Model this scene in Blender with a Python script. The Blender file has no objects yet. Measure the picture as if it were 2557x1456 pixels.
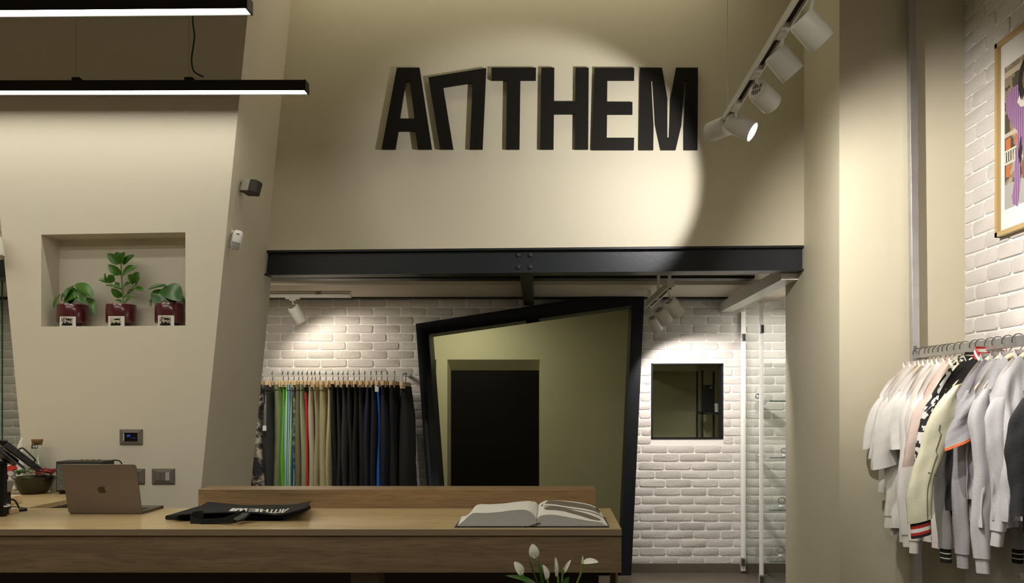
import bpy, bmesh, math, random
from mathutils import Vector, Matrix
from mathutils.geometry import tessellate_polygon
random.seed(7)
C = bpy.context.scene.collection
SC = bpy.context.scene
# ------------------------------------------------------------------ camera
F = 2200.0; VX = 1380.0; VY = 1000.0; CH = 1.433
cam = bpy.data.cameras.new('camera'); camo = bpy.data.objects.new('camera', cam); C.objects.link(camo)
cam.sensor_width = 36; cam.lens = 36 * F / 2557
cam.shift_x = -(VX - 1278.5) / 2557; cam.shift_y = (VY - 728) / 2557
camo.location = (0, 0, CH); camo.rotation_euler = (math.pi / 2, 0, 0)
cam.clip_start = 0.05; cam.clip_end = 60
SC.camera = camo
# ------------------------------------------------------------------ world + exposure
W = bpy.data.worlds.new('world'); SC.world = W; W.use_nodes = True
W.node_tree.nodes['Background'].inputs[0].default_value = (1, .93, .8, 1)
W.node_tree.nodes['Background'].inputs[1].default_value = 0.02
SC.view_settings.view_transform = 'Standard'; SC.view_settings.look = 'None'
SC.view_settings.exposure = 0.12; SC.view_settings.gamma = 1.0; SC.view_settings.use_curve_mapping = False
WARM = (1, .86, .64); NEUT = (1, .95, .81); COOL = (1, .94, .88); ZPASS = 2.3
def area_lamp(name, loc, size, power, col, rot=(0, 0, 0), sy=None):
    l = bpy.data.lights.new(name, 'AREA'); l.energy = power; l.color = col; l.size = size
    if sy: l.shape = 'RECTANGLE'; l.size_y = sy
    o = bpy.data.objects.new(name, l); o.location = loc; o.rotation_euler = rot; C.objects.link(o); return o
# unseen area lamps overhead: pendant rows carried on towards the camera, and added fill
area_lamp('unseen_hanging_light', (-2.5, 2.52, 2.96), 2.6, 20, NEUT, sy=.07)
area_lamp('unseen_hanging_light', (-2.5, 1.6, 2.96), 2.6, 18, NEUT, sy=.07)
area_lamp('unseen_hanging_light', (.2, 1.4, 2.96), 2.0, 26, NEUT, sy=.07)  # added fill over the right half, no fixture modelled
area_lamp('passage_fill', (-2.05, 6.0, ZPASS), .5, 13, NEUT)  # added fill to brighten the trousers, no fixture there
area_lamp('passage_fill', (-4.4, 6.5, ZPASS), .4, 8, (1, .97, .72))  # unseen lamp added to lighten the brick at the far left
area_lamp('recess_fill', (-.3, 4.95, 4.15), 2.6, 6, (1, .93, .68), sy=.12)  # unseen lamp added high in the recess to lift the sign wall
area_lamp('cabinet_fill', (1.82, 6.95, 2.2), .25, 3.5, COOL)  # added fill to brighten the cabinet interior
# ------------------------------------------------------------------ depths
DW, DS, DO, DB = 4.6, 5.245, 5.38, 7.34
TOP = .961
def P(px, py, D): return Vector(((px - VX) * D / F, D, CH + (VY - py) * D / F))
def X(px, D): return (px - VX) * D / F
def Z(py, D): return CH + (VY - py) * D / F
# ------------------------------------------------------------------ geometry collector
class G:
    def __init__(s): s.v = []; s.f = []; s.m = []; s.mi = 0
    def add(s, vs, fs):
        n = len(s.v); s.v += [Vector(v) for v in vs]; s.f += [[i + n for i in f] for f in fs]; s.m += [s.mi] * len(fs); return s
    def box(s, x0, x1, y0, y1, z0, z1):
        return s.add([(x0,y0,z0),(x1,y0,z0),(x1,y1,z0),(x0,y1,z0),(x0,y0,z1),(x1,y0,z1),(x1,y1,z1),(x0,y1,z1)],
                     [(0,3,2,1),(4,5,6,7),(0,1,5,4),(1,2,6,5),(2,3,7,6),(3,0,4,7)])
    def cbox(s, c, d, m=None):
        g = G().box(-d[0]/2, d[0]/2, -d[1]/2, d[1]/2, -d[2]/2, d[2]/2)
        M = Matrix.Translation(c) @ (m.to_4x4() if m else Matrix())
        return s.add([M @ v for v in g.v], g.f)
    def hexa(s, a, b):   # two quads (4 points each, matching order)
        return s.add(list(a) + list(b), [(0,1,2,3),(7,6,5,4),(0,4,5,1),(1,5,6,2),(2,6,7,3),(3,7,4,0)])
    def slab(s, outer, holes, a, b, f=lambda u, v, w: (u, w, v)):
        """polygon with holes in (u,v), extruded from w=a to w=b"""
        loops = [outer] + list(holes)
        flat = [p for l in loops for p in l]
        tris = tessellate_polygon([[Vector((p[0], p[1], 0)) for p in l] for l in loops])
        n = len(flat)
        vs = [f(p[0], p[1], a) for p in flat] + [f(p[0], p[1], b) for p in flat]
        fs = [tuple(t) for t in tris] + [tuple(i + n for i in reversed(t)) for t in tris]
        k = 0
        for l in loops:
            m = len(l)
            for i in range(m):
                p, q = k + i, k + (i + 1) % m
                fs.append((p, q, q + n, p + n))
            k += m
        return s.add(vs, fs)
    def tube(s, pts, r, n=8, cap=True):
        pts = [Vector(p) for p in pts]; rs = r if isinstance(r, (list, tuple)) else [r] * len(pts)
        rings = []; up = None
        for i, p in enumerate(pts):
            t = (pts[min(i+1, len(pts)-1)] - pts[max(i-1, 0)]).normalized()
            if up is None: up = t.orthogonal().normalized()
            up = (up - t * up.dot(t)).normalized(); w = t.cross(up)
            rings.append([p + (up * math.cos(2*math.pi*k/n) + w * math.sin(2*math.pi*k/n)) * rs[i] for k in range(n)])
        return s.loft(rings, cap)
    def loft(s, rings, cap=True, close=True):
        n = len(rings[0]); vs = [v for r in rings for v in r]; fs = []
        for i in range(len(rings) - 1):
            for k in range(n if close else n - 1):
                a = i*n + k; b = i*n + (k+1) % n
                fs.append((a, b, b + n, a + n))
        if cap: fs.append(tuple(reversed(range(n)))); fs.append(tuple(range((len(rings)-1)*n, len(rings)*n)))
        return s.add(vs, fs)
    def lathe(s, prof, c=(0,0,0), n=32, m=None, cap=False):
        rings = []
        M = Matrix.Translation(c) @ (m.to_4x4() if m else Matrix())
        for r, z in prof:
            rings.append([M @ Vector((r*math.cos(2*math.pi*k/n), r*math.sin(2*math.pi*k/n), z)) for k in range(n)])
        return s.loft(rings, cap)
    def cyl(s, a, b, r, n=16):
        return s.tube([a, b], r, n)
    def sphere(s, c, r, n=12, sc=(1,1,1)):
        prof = [(max(1e-4, math.sin(math.pi*i/n)), -math.cos(math.pi*i/n)) for i in range(n+1)]
        rings = [[Vector((c[0]+p[0]*r*sc[0]*math.cos(2*math.pi*k/(2*n)), c[1]+p[0]*r*sc[1]*math.sin(2*math.pi*k/(2*n)), c[2]+p[1]*r*sc[2])) for k in range(2*n)] for p in prof]
        return s.loft(rings, True)
OFF = {}
def obj(name, g, mat, parent=None, smooth=False, bevel=0, sub=0, seg=2, uv=None):
    off = OFF.get(parent.name, Vector()) if parent else Vector()
    me = bpy.data.meshes.new(name)
    me.from_pydata([v - off for v in g.v], [], g.f)
    for m in (mat if isinstance(mat, list) else [mat]): me.materials.append(m)
    me.polygons.foreach_set('material_index', g.m)
    bm = bmesh.new(); bm.from_mesh(me); bmesh.ops.remove_doubles(bm, verts=bm.verts, dist=1e-5)
    bmesh.ops.recalc_face_normals(bm, faces=bm.faces); bm.to_mesh(me); bm.free()
    if smooth:
        me.polygons.foreach_set('use_smooth', [True] * len(me.polygons))
    o = bpy.data.objects.new(name, me); C.objects.link(o)
    if parent: o.parent = parent
    OFF[o.name] = off
    if bevel:
        b = o.modifiers.new('bevel', 'BEVEL'); b.width = bevel; b.segments = seg; b.limit_method = 'ANGLE'; b.angle_limit = math.radians(40)
        if smooth or True:
            me.polygons.foreach_set('use_smooth', [True] * len(me.polygons))
            b.harden_normals = True
    elif smooth:
        try: me.set_sharp_from_angle(angle=math.radians(50))
        except Exception: pass
    if sub:
        m = o.modifiers.new('sub', 'SUBSURF'); m.levels = sub; m.render_levels = sub
    return o
def thing(name, label, cat, loc=(0,0,0), group=None):
    o = bpy.data.objects.new(name, None); C.objects.link(o); o.location = loc; o.empty_display_size = .05
    OFF[o.name] = Vector(loc); return tag(o, label, cat, group)
def tag(o, label, cat, group=None):
    o['label'] = label; o['category'] = cat
    if group: o['group'] = group
    return o
def struct(name, g, mat, **k):
    o = obj(name, g, mat, **k); o['kind'] = 'structure'; return o
def copy_tree(o, parent=None):
    c = o.copy(); C.objects.link(c); c.parent = parent
    OFF[c.name] = OFF.get(o.name, Vector())
    for ch in list(o.children): copy_tree(ch, c)
    return c
# ------------------------------------------------------------------ materials
def lin(c): return tuple(((x/255)/12.92 if x/255 <= .04045 else ((x/255+.055)/1.055)**2.4) for x in c)
MC = {}
def mat(name, col, rough=.6, metal=0, bump=0, bscale=200, var=0, vscale=3, spec=.5, trans=0, emit=None, es=0, ior=1.45, sheen=0, alpha=1, stretch=None, coat=0):
    if name in MC: return MC[name]
    m = bpy.data.materials.new(name); m.use_nodes = True; nt = m.node_tree; b = nt.nodes['Principled BSDF']
    b.inputs['Base Color'].default_value = (*col, 1); b.inputs['Roughness'].default_value = rough
    b.inputs['Metallic'].default_value = metal; b.inputs['Specular IOR Level'].default_value = spec
    b.inputs['Transmission Weight'].default_value = trans; b.inputs['IOR'].default_value = ior
    b.inputs['Sheen Weight'].default_value = sheen; b.inputs['Alpha'].default_value = alpha; b.inputs['Coat Weight'].default_value = coat
    if emit: b.inputs['Emission Color'].default_value = (*emit, 1); b.inputs['Emission Strength'].default_value = es
    tc = nt.nodes.new('ShaderNodeTexCoord'); src = tc.outputs['Object']
    if stretch:
        mp = nt.nodes.new('ShaderNodeMapping'); mp.inputs['Scale'].default_value = stretch; nt.links.new(src, mp.inputs[0]); src = mp.outputs[0]
    if var:
        n = nt.nodes.new('ShaderNodeTexNoise'); n.inputs['Scale'].default_value = vscale; n.inputs['Detail'].default_value = 5
        nt.links.new(src, n.inputs['Vector'])
        mx = nt.nodes.new('ShaderNodeMix'); mx.data_type = 'RGBA'
        mx.inputs[6].default_value = (*[c*(1-var) for c in col], 1); mx.inputs[7].default_value = (*[min(1, c*(1+var)) for c in col], 1)
        nt.links.new(n.outputs['Fac'], mx.inputs[0]); nt.links.new(mx.outputs[2], b.inputs['Base Color'])
    if bump:
        n = nt.nodes.new('ShaderNodeTexNoise'); n.inputs['Scale'].default_value = bscale; n.inputs['Detail'].default_value = 6
        nt.links.new(src, n.inputs['Vector'])
        bp = nt.nodes.new('ShaderNodeBump'); bp.inputs['Strength'].default_value = bump; bp.inputs['Distance'].default_value = .01
        nt.links.new(n.outputs['Fac'], bp.inputs['Height']); nt.links.new(bp.outputs[0], b.inputs['Normal'])
    MC[name] = m; return m
def wood(name, c1, c2, rough=.35, axis='X', sc=1.0, coat=0.1):
    m = bpy.data.materials.new(name); m.use_nodes = True; nt = m.node_tree; b = nt.nodes['Principled BSDF']
    tc = nt.nodes.new('ShaderNodeTexCoord'); mp = nt.nodes.new('ShaderNodeMapping')
    s = {'X': (1.2, 14, 14), 'Y': (14, 1.2, 14), 'Z': (14, 14, 1.2)}[axis]
    mp.inputs['Scale'].default_value = tuple(v*sc for v in s)
    nt.links.new(tc.outputs['Object'], mp.inputs[0])
    n = nt.nodes.new('ShaderNodeTexNoise'); n.inputs['Scale'].default_value = 1.6; n.inputs['Detail'].default_value = 8; n.inputs['Roughness'].default_value = .65; n.inputs['Distortion'].default_value = .8
    n2 = nt.nodes.new('ShaderNodeTexNoise'); n2.inputs['Scale'].default_value = 9; n2.inputs['Detail'].default_value = 4
    nt.links.new(mp.outputs[0], n.inputs['Vector']); nt.links.new(mp.outputs[0], n2.inputs['Vector'])
    r = nt.nodes.new('ShaderNodeValToRGB'); r.color_ramp.elements[0].position = .32; r.color_ramp.elements[1].position = .68
    r.color_ramp.elements[0].color = (*c1, 1); r.color_ramp.elements[1].color = (*c2, 1)
    nt.links.new(n.outputs['Fac'], r.inputs[0])
    mx = nt.nodes.new('ShaderNodeMix'); mx.data_type = 'RGBA'; mx.blend_type = 'MULTIPLY'; mx.inputs[0].default_value = .35
    r2 = nt.nodes.new('ShaderNodeValToRGB'); r2.color_ramp.elements[0].position = .35; r2.color_ramp.elements[0].color = (.45,.38,.3,1); r2.color_ramp.elements[1].position = .5; r2.color_ramp.elements[1].color = (1,1,1,1)
    nt.links.new(n2.outputs['Fac'], r2.inputs[0]); nt.links.new(r.outputs[0], mx.inputs[6]); nt.links.new(r2.outputs[0], mx.inputs[7])
    nt.links.new(mx.outputs[2], b.inputs['Base Color']); b.inputs['Roughness'].default_value = rough; b.inputs['Coat Weight'].default_value = coat
    bp = nt.nodes.new('ShaderNodeBump'); bp.inputs['Strength'].default_value = .12; bp.inputs['Distance'].default_value = .004
    nt.links.new(n2.outputs['Fac'], bp.inputs['Height']); nt.links.new(bp.outputs[0], b.inputs['Normal'])
    MC[name] = m; return m
def ramp_mat(name, stops, tex='NOISE', scale=10, rough=.8, stretch=(1,1,1), detail=3, dirn='X', dist=0, const=True):
    m = bpy.data.materials.new(name); m.use_nodes = True; nt = m.node_tree; b = nt.nodes['Principled BSDF']; b.inputs['Roughness'].default_value = rough
    tc = nt.nodes.new('ShaderNodeTexCoord'); mp = nt.nodes.new('ShaderNodeMapping'); mp.inputs['Scale'].default_value = stretch
    nt.links.new(tc.outputs['Object'], mp.inputs[0])
    if tex == 'NOISE':
        t = nt.nodes.new('ShaderNodeTexNoise'); t.inputs['Detail'].default_value = detail; t.inputs['Distortion'].default_value = dist
    else:
        t = nt.nodes.new('ShaderNodeTexWave'); t.bands_direction = dirn; t.inputs['Distortion'].default_value = dist; t.wave_profile = 'SAW'
    t.inputs['Scale'].default_value = scale; nt.links.new(mp.outputs[0], t.inputs['Vector'])
    r = nt.nodes.new('ShaderNodeValToRGB'); cr = r.color_ramp
    if const: cr.interpolation = 'CONSTANT'
    while len(cr.elements) < len(stops): cr.elements.new(.5)
    for e, (p, c) in zip(cr.elements, stops): e.position = p; e.color = (*c, 1)
    nt.links.new(t.outputs[0 if tex == 'WAVE' else 'Fac'], r.inputs[0]); nt.links.new(r.outputs[0], b.inputs['Base Color'])
    MC[name] = m; return m
M_wall = mat('beige_paint', (.60, .555, .415), .55, bump=.04, bscale=350, var=.02, vscale=1.5)
M_pier = mat('light_beige_paint', (.68, .625, .51), .55, bump=.04, bscale=350)
M_ceil = mat('ceiling_paint', (.60, .55, .44), .7)
M_brick = mat('white_painted_brick', (.60, .565, .53), .6, bump=.4, bscale=60, var=.05, vscale=25)
M_mortar = mat('white_mortar', (.82, .79, .75), .7, bump=.3, bscale=120)
M_olive = mat('olive_paint', (.46, .44, .26), .6)
M_floor = mat('brown_stone_tile', (.11, .09, .07), .35, bump=.2, bscale=12, var=.35, vscale=4)
M_steel = mat('black_steel', (.010, .013, .016), .4, spec=.4, bump=.05, bscale=40)
M_frame = mat('black_blue_metal', (.008, .009, .012), .45, spec=.3)
M_black = mat('black_plastic', (.007, .007, .007), .45, spec=.25)
M_blk2 = mat('black_aluminium', (.01, .01, .01), .35)
M_white = mat('white_lacquer', (.78, .76, .72), .35)
M_wmet = mat('white_metal', (.70, .68, .62), .4)
M_chrome = mat('brushed_metal', (.66, .66, .66), .42, metal=.75)
M_galv = mat('galvanised_steel', (.55, .55, .56), .42, metal=.9, bump=.1, bscale=30, var=.15, vscale=12)
M_wire = mat('dark_chrome', (.22, .21, .20), .3, metal=1)
M_diff = mat('lit_diffuser', (1, 1, 1), .5, emit=(1, .96, .84), es=17)
M_lens = mat('lit_lens', (1, 1, 1), .5, emit=(.95, .92, 1), es=6)
M_hole = mat('dark_slot', (.03, .02, .015), .8)
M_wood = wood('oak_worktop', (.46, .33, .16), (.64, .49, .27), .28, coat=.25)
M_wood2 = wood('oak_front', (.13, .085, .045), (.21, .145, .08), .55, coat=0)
M_wood3 = wood('oak_ledge', (.22, .135, .065), (.33, .215, .11), .4)
M_pale = wood('pale_wood', (.62, .45, .26), (.74, .57, .36), .45, axis='X', coat=.1)
M_glass = mat('clear_glass', (.93, .97, .95), .02, trans=1, ior=1.45)
M_gedge = mat('glass_edge_green', (.02, .12, .10), .15, trans=.3)
M_frost = mat('white_seal_strip', (.86, .85, .82), .4)
def pane_mat():
    m = bpy.data.materials.new('thin_pane_glass'); m.use_nodes = True; nt = m.node_tree; nt.nodes.remove(nt.nodes['Principled BSDF'])
    out = nt.nodes['Material Output']; tr = nt.nodes.new('ShaderNodeBsdfTransparent'); tr.inputs[0].default_value = (.95, .975, .96, 1)
    gl = nt.nodes.new('ShaderNodeBsdfGlossy'); gl.inputs['Roughness'].default_value = .02; fr = nt.nodes.new('ShaderNodeFresnel'); fr.inputs[0].default_value = 1.3
    mx = nt.nodes.new('ShaderNodeMixShader'); ge = nt.nodes.new('ShaderNodeNewGeometry'); ma = nt.nodes.new('ShaderNodeMath'); ma.operation = 'SUBTRACT'; ma.use_clamp = True; nt.links.new(fr.outputs[0], ma.inputs[0]); nt.links.new(ge.outputs['Backfacing'], ma.inputs[1]); nt.links.new(ma.outputs[0], mx.inputs[0]); nt.links.new(tr.outputs[0], mx.inputs[1]); nt.links.new(gl.outputs[0], mx.inputs[2]); nt.links.new(mx.outputs[0], out.inputs[0])
    return m
M_pane = pane_mat()
M_letter = mat('matt_black_letter', (.009, .008, .006), .6, spec=.2)
M_grey = mat('bronze_grey_plastic', (.16, .135, .11), .4)
M_soil = mat('soil', (.03, .02, .012), .9, bump=.6, bscale=80)
M_pot = mat('maroon_glaze', (.085, .014, .018), .18, coat=.5)
M_leaf = mat('glossy_green_leaf', (.045, .135, .012), .33, var=.4, vscale=14)
M_leaf2 = mat('dark_green_leaf', (.025, .08, .010), .30, var=.35, vscale=14)
M_stem = mat('green_stem', (.12, .22, .04), .5)
M_paper = mat('white_paper', (.72, .70, .66), .7)
# ================================================================== SETTING
ZC = 4.25
def pr(z): return -1.585 + (z - 3.524) * .0983
def pl(z): return -2.885 - (z - 2.395) * .0931
struct('floor', G().box(-5.4, 3.2, -2.2, 9.2, -.08, 0), M_floor)
struct('ceiling', G().box(-5.4, 2.3, -2.2, DO + .1, ZC, ZC + .1), M_ceil)
# leaning pier with the niche
n0 = (X(103, DW), Z(815.5, DW)); n1 = (X(463, DW), Z(813, DW)); n2 = (X(463, DW), Z(580, DW)); n3 = (X(103, DW), Z(586, DW))
niche = [n0, n1, n2, n3]
g = G().slab([(pl(0), 0), (pr(0), 0), (pr(ZC), ZC), (pl(ZC), ZC)], [niche], DW, DW + .17)
g.slab([(pl(0), 0), (pr(0), 0), (pr(ZC), ZC), (pl(ZC), ZC)], [], DW + .17, DO)
struct('wall_pier', g, M_pier)
# sign wall above the opening, return wall on the right and its extension
zl, zr = Z(625, DS), Z(612.5, DS)
def zb(x): return zl + (x + 1.71) / (1.497 + 1.71) * (zr - zl)
struct('wall_sign', G().slab([(-5.2, zb(-5.2)), (1.497, zr), (1.497, ZC), (-5.2, ZC)], [], DS, DO), M_wall)
g = G().box(1.497, 2.3, DW, 5.66, 0, ZC)
struct('wall_right_front', g, M_wall)
struct('wall_left', G().box(-5.3, -5.2, -2.2, 9.2, 0, ZC), M_wall)
struct('wall_behind_camera', G().box(-5.3, 2.3, -2.3, -2.2, 0, ZC), M_wall)
# plaster seam strip on the return (thin corner bead)
# ------------------------------------------------------------------ bricks
def brick_field(name, u0, u1, v0, v1, mapf, holes, L=.2217, H=.0713, seed=1, phase=0, vphase=0, outer=None, slab_holes=(), depth=.0065, slabf=None, w0=0, w1=.12):
    rnd = random.Random(seed); g = G()
    g.mi = 1
    g.slab(outer or [(u0, v0), (u1, v0), (u1, v1), (u0, v1)], slab_holes, w0, w1, slabf)
    g.mi = 0
    row = 0; v = v0 + vphase
    while v < v1:
        ra = v + .0045; rb = v + H - .0045
        if ra >= v0 and rb <= v1:
            zm = (ra + rb) / 2; cuts = []
            for h in holes:
                xs = []
                for i in range(len(h)):
                    a, b = h[i], h[(i+1) % len(h)]
                    for zz in ((zm,) if len(h) == 4 and h[0][1] == 0 else (ra, rb)):
                        if (a[1] - zz) * (b[1] - zz) < 0:
                            t = (zz - a[1]) / (b[1] - a[1]); xs.append(a[0] + t * (b[0] - a[0]))
                if len(xs) >= 2: cuts.append((min(xs) - .004, max(xs) + .004))
            u = u0 - L + (row % 2) * L * .5 + phase + rnd.uniform(-.02, .02)
            while u < u1:
                a = max(u + .0045, u0); b = min(u + L - .0045, u1)
                segs = [(a, b)]
                for c0, c1 in cuts:
                    ns = []
                    for p, q in segs:
                        if q <= c0 or p >= c1: ns.append((p, q)); continue
                        if p < c0: ns.append((p, c0))
                        if q > c1: ns.append((c1, q))
                    segs = ns
                for p, q in segs:
                    if q - p < .02: continue
                    j = lambda k=.0022: rnd.uniform(-k, k)
                    c = min(.012, (q - p) / 3)
                    base = [(p + c, ra), (q - c, ra), (q, ra + c*.8), (q, rb - c*.8), (q - c, rb), (p + c, rb), (p, rb - c*.8), (p, ra + c*.8)]
                    base = [(x + j(), y + j()) for x, y in base]
                    mx, my = (p + q) / 2, (ra + rb) / 2; dd = depth * rnd.uniform(.7, 1.25)
                    def ring(ins, d):
                        r = []
                        for x, y in base:
                            r.append(mapf(x + (ins if x < mx else -ins), y + (ins if y < my else -ins), d + j(.0008)))
                        return r
                    g.loft([ring(0, 0), ring(.001, dd*.6), ring(.005, dd)], cap=True)
                u += L
        v += H; row += 1
    o = struct(name, g, [M_brick, M_mortar]); o.data.polygons.foreach_set('use_smooth', [True]*len(o.data.polygons))
    try: o.data.set_sharp_from_angle(angle=math.radians(28))
    except Exception: pass
    return o
ZB = Z(745, DB)          # underside of the rear ceiling
# door way outline (outer and inner) on the brick wall
fo = [(X(1087, DB), 0), (X(1573, DB), 0), (X(1605, DB), ZB), (X(1478, DB), ZB), (X(1044, DB), Z(812, DB))]
fi = [(X(1119, DB), 0), (X(1546, DB), 0), (X(1574.5, DB), Z(767, DB)), (X(1076, DB), Z(838, DB))]
win = [(X(1626, DB), Z(1095, DB)), (X(1805, DB), Z(1095, DB)), (X(1805, DB), Z(908, DB)), (X(1626, DB), Z(908, DB))]
pz = [(X(1103, DB), 0), (X(1559, DB), 0), (X(1590, DB), Z(757, DB)), (X(1060, DB), Z(825, DB))]
g_o = [(-5.2, 0), (pz[0][0], 0), pz[3], pz[2], (pz[1][0], 0), (2.1, 0), (2.1, 2.5), (-5.2, 2.5)]
brick_field('wall_back', -5.2, 2.1, 0.0, 2.45, lambda u, v, w: (u, DB - w, v), [pz, win], seed=3, phase=.05, vphase=.067,
            outer=g_o, slab_holes=[win], slabf=lambda u, v, w: (u, w, v), w0=DB, w1=DB + .1)
# right brick side wall
XR = 2.155
brick_field('wall_right', -2.2, DW, 1.2, ZC, lambda u, v, w: (XR - w, u, v), [], seed=5, slabf=lambda u, v, w: (w, u, v), w0=XR, w1=XR + .1, depth=.008, L=.235, H=.082)
struct('wall_right_lower', G().box(XR, XR + .1, -2.2, DW, 0, 1.2), M_brick)
# baseboard of brown stone on the brick wall
struct('baseboard_back', G().box(fo[1][0] + .0, 2.1, DB - .02, DB, 0, .075).box(-5.2, fo[0][0], DB - .02, DB, 0, .075), M_floor)
# rear ceiling: lowered slab at the back, higher part in front
g = G().box(-5.2, 2.1, 6.49, DB + .1, ZB, ZB + .3); g.box(-5.2, 2.1, DO, 6.49, Z(698, 6.49), ZB + .3)
struct('ceiling_rear', g, mat('rear_ceiling_paint', (.62, .56, .46), .6))
struct('trim_1', G().box(-5.2, X(1883, 6.3), 6.28, 6.42, Z(698, 6.42) - .012, Z(698, 6.42) + .01), M_steel)
struct('trim_2', G().box(-5.2, X(1812, DB), DB - .1, DB - .001, ZB - .01, ZB + .001), M_steel)
struct('wall_rear_right', G().box(2.05, 2.1, 5.66, DB, 0, 2.5), M_white)
# back room seen through the doorway and the hatch (olive paint)
D2 = 9.0
a0, a1 = X(1117, D2), X(1348, D2); zt = Z(898, D2); b0, b1 = X(1126, D2 + .12), X(1346, D2 + .12); zt2 = Z(925, D2 + .12)
c1x = X(1089, D2)
g = G()
g.add([(a1, D2, 0), (2.0, D2, 0), (2.0, D2, 2.5), (a1, D2, 2.5)], [(0,1,2,3)])
g.add([(a0, D2, zt), (a1, D2, zt), (a1, D2, 2.5), (a0, D2, 2.5)], [(0,1,2,3)])
g.add([(c1x, D2, 0), (a0, D2, 0), (a0, D2, 2.5), (c1x, D2, 2.5)], [(0,1,2,3)])
g.add([(-2.2, D2, zt), (c1x, D2, zt), (c1x, D2, 2.5), (-2.2, D2, 2.5)], [(0,1,2,3)])
g.add([(a0, D2, 0), (b0, D2+.12, 0), (b0, D2+.12, zt2), (a0, D2, zt)], [(0,1,2,3)])
g.add([(a1, D2, 0), (a1, D2, zt), (b1, D2+.12, zt2), (b1, D2+.12, 0)], [(0,1,2,3)])
g.add([(a0, D2, zt), (b0, D2+.12, zt2), (b1, D2+.12, zt2), (a1, D2, zt)], [(0,1,2,3)])
g.add([(c1x, D2, 0), (c1x, D2+.2, 0), (c1x, D2+.2, zt), (c1x, D2, zt)], [(0,1,2,3)])
g.box(-2.3, -2.2, DB + .1, D2 + .3, 0, 2.5).box(1.95, 2.05, DB + .1, D2 + .3, 0, 2.5)
struct('wall_back_room', g, M_olive)
# partition inside that room, left of the shelf seen through the hatch
struct('ceiling_back_room', G().box(-2.3, 2.05, DB + .1, D2 + .4, 2.5, 2.55), M_olive)
struct('door_1', G().box(b0 - .06, b1 + .06, D2 + .121, D2 + .16, 0, zt2 + .05), mat('black_brown_door', (.006, .005, .003), .5, spec=.12, bump=.1, bscale=8))
struct('door_2', G().box(-2.2, c1x, D2 + .1, D2 + .13, 0, zt - .12), MC['black_brown_door'])
area_lamp('back_room_lamp', (-.9, 8.2, 2.45), .5, 13, (1, .95, .74))
# doorway frame: crooked black steel portal
g = G()
def fr(a, b, c, d): g.hexa([(p[0], DB - .13, p[1]) for p in (a, b, c, d)], [(p[0], DB + .16, p[1]) for p in (a, b, c, d)])
fr(fo[0], fi[0], fi[3], fo[4]); fr(fi[1], fo[1], fo[2], fi[2]); 
g.slab([fo[4], fi[3], fi[2], fo[2], fo[3]], [], DB - .13, DB + .16)
g.box(fi[0][0], fi[1][0], DB - .13, DB + .16, .0, .03)
tag(obj('door_frame', g, M_frame, bevel=.003), 'black crooked steel door frame with slanting top and sides in the brick wall', 'door frame')
# hatch lining + window pane
g = G(); wx0, wx1, wz0, wz1 = win[0][0], win[1][0], win[0][1], win[2][1]
g.box(wx0 - .002, wx0 + .012, DB - .006, DB + .13, wz0, wz1).box(wx1 - .012, wx1 + .002, DB - .006, DB + .13, wz0, wz1)
g.box(wx0, wx1, DB - .006, DB + .13, wz1 - .008, wz1 + .002).box(wx0, wx1, DB - .006, DB + .13, wz0 - .006, wz0 + .006)
w = struct('window_1', g, M_frame)
obj('pane', G().box(wx0 + .012, wx1 - .012, DB + .09, DB + .096, wz0 + .006, wz1 - .008), M_pane, w)
# shelf unit in the back room seen through the hatch
DSH = 8.3
t = thing('shelf_unit', 'black metal shelf unit in the olive room behind the square wall opening', 'shelf', (X(1776, DSH), DSH, 0))
g1 = G()
for px in (1754, 1797):
    for dy in (0, .3): obj('post', G().box(X(px, DSH) - .009, X(px, DSH) + .009, DSH + dy, DSH + dy + .018, 0, Z(925, DSH)), M_frame, t)
for py in (1032, 1130): obj('shelf', G().box(X(1752, DSH), X(1799, DSH), DSH, DSH + .318, Z(py, DSH) - .012, Z(py, DSH) + .012), M_frame, t)
zs = Z(1032, DSH) + .012
t = thing('coffee_machine', 'black box-shaped machine standing on the shelf unit behind the square opening', 'machine', (X(1778, DSH), DSH + .15, zs))
obj('body', G().box(X(1763, DSH), X(1789, DSH), DSH + .08, DSH + .25, zs, Z(961, DSH)), M_black, t, bevel=.006)
obj('badge', G().box(X(1777, DSH), X(1782, DSH), DSH + .076, DSH + .081, Z(969, DSH), Z(966, DSH)), M_paper, t)
tag(obj('cup', G().lathe([(.0, 0), (.018, 0), (.021, .08), (.018, .08), (.015, .004), (0, .004)], (X(1792, DSH), DSH + .05, zs), 20), M_white, smooth=True), 'small white cup at the front corner of the black shelf unit', 'cup')
struct('trim_3', G().box(.86, X(1735, 8.7), 8.6, 8.99, Z(927, 8.7), 2.5), mat('olive_light_paint', (.42, .44, .24), .6))
t = thing('glass_door', 'clear glass door leaf beyond the left edge of the leaning pier', 'glass door', (-3.9, 6.0, 0))
obj('pane', G().box(-5.1, X(4, 6.0), 6.0, 6.008, .02, 2.25), M_pane, t)
obj('edge', G().box(X(4, 6.0), X(5.5, 6.0), 5.998, 6.010, .02, 2.25), M_gedge, t)
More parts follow.
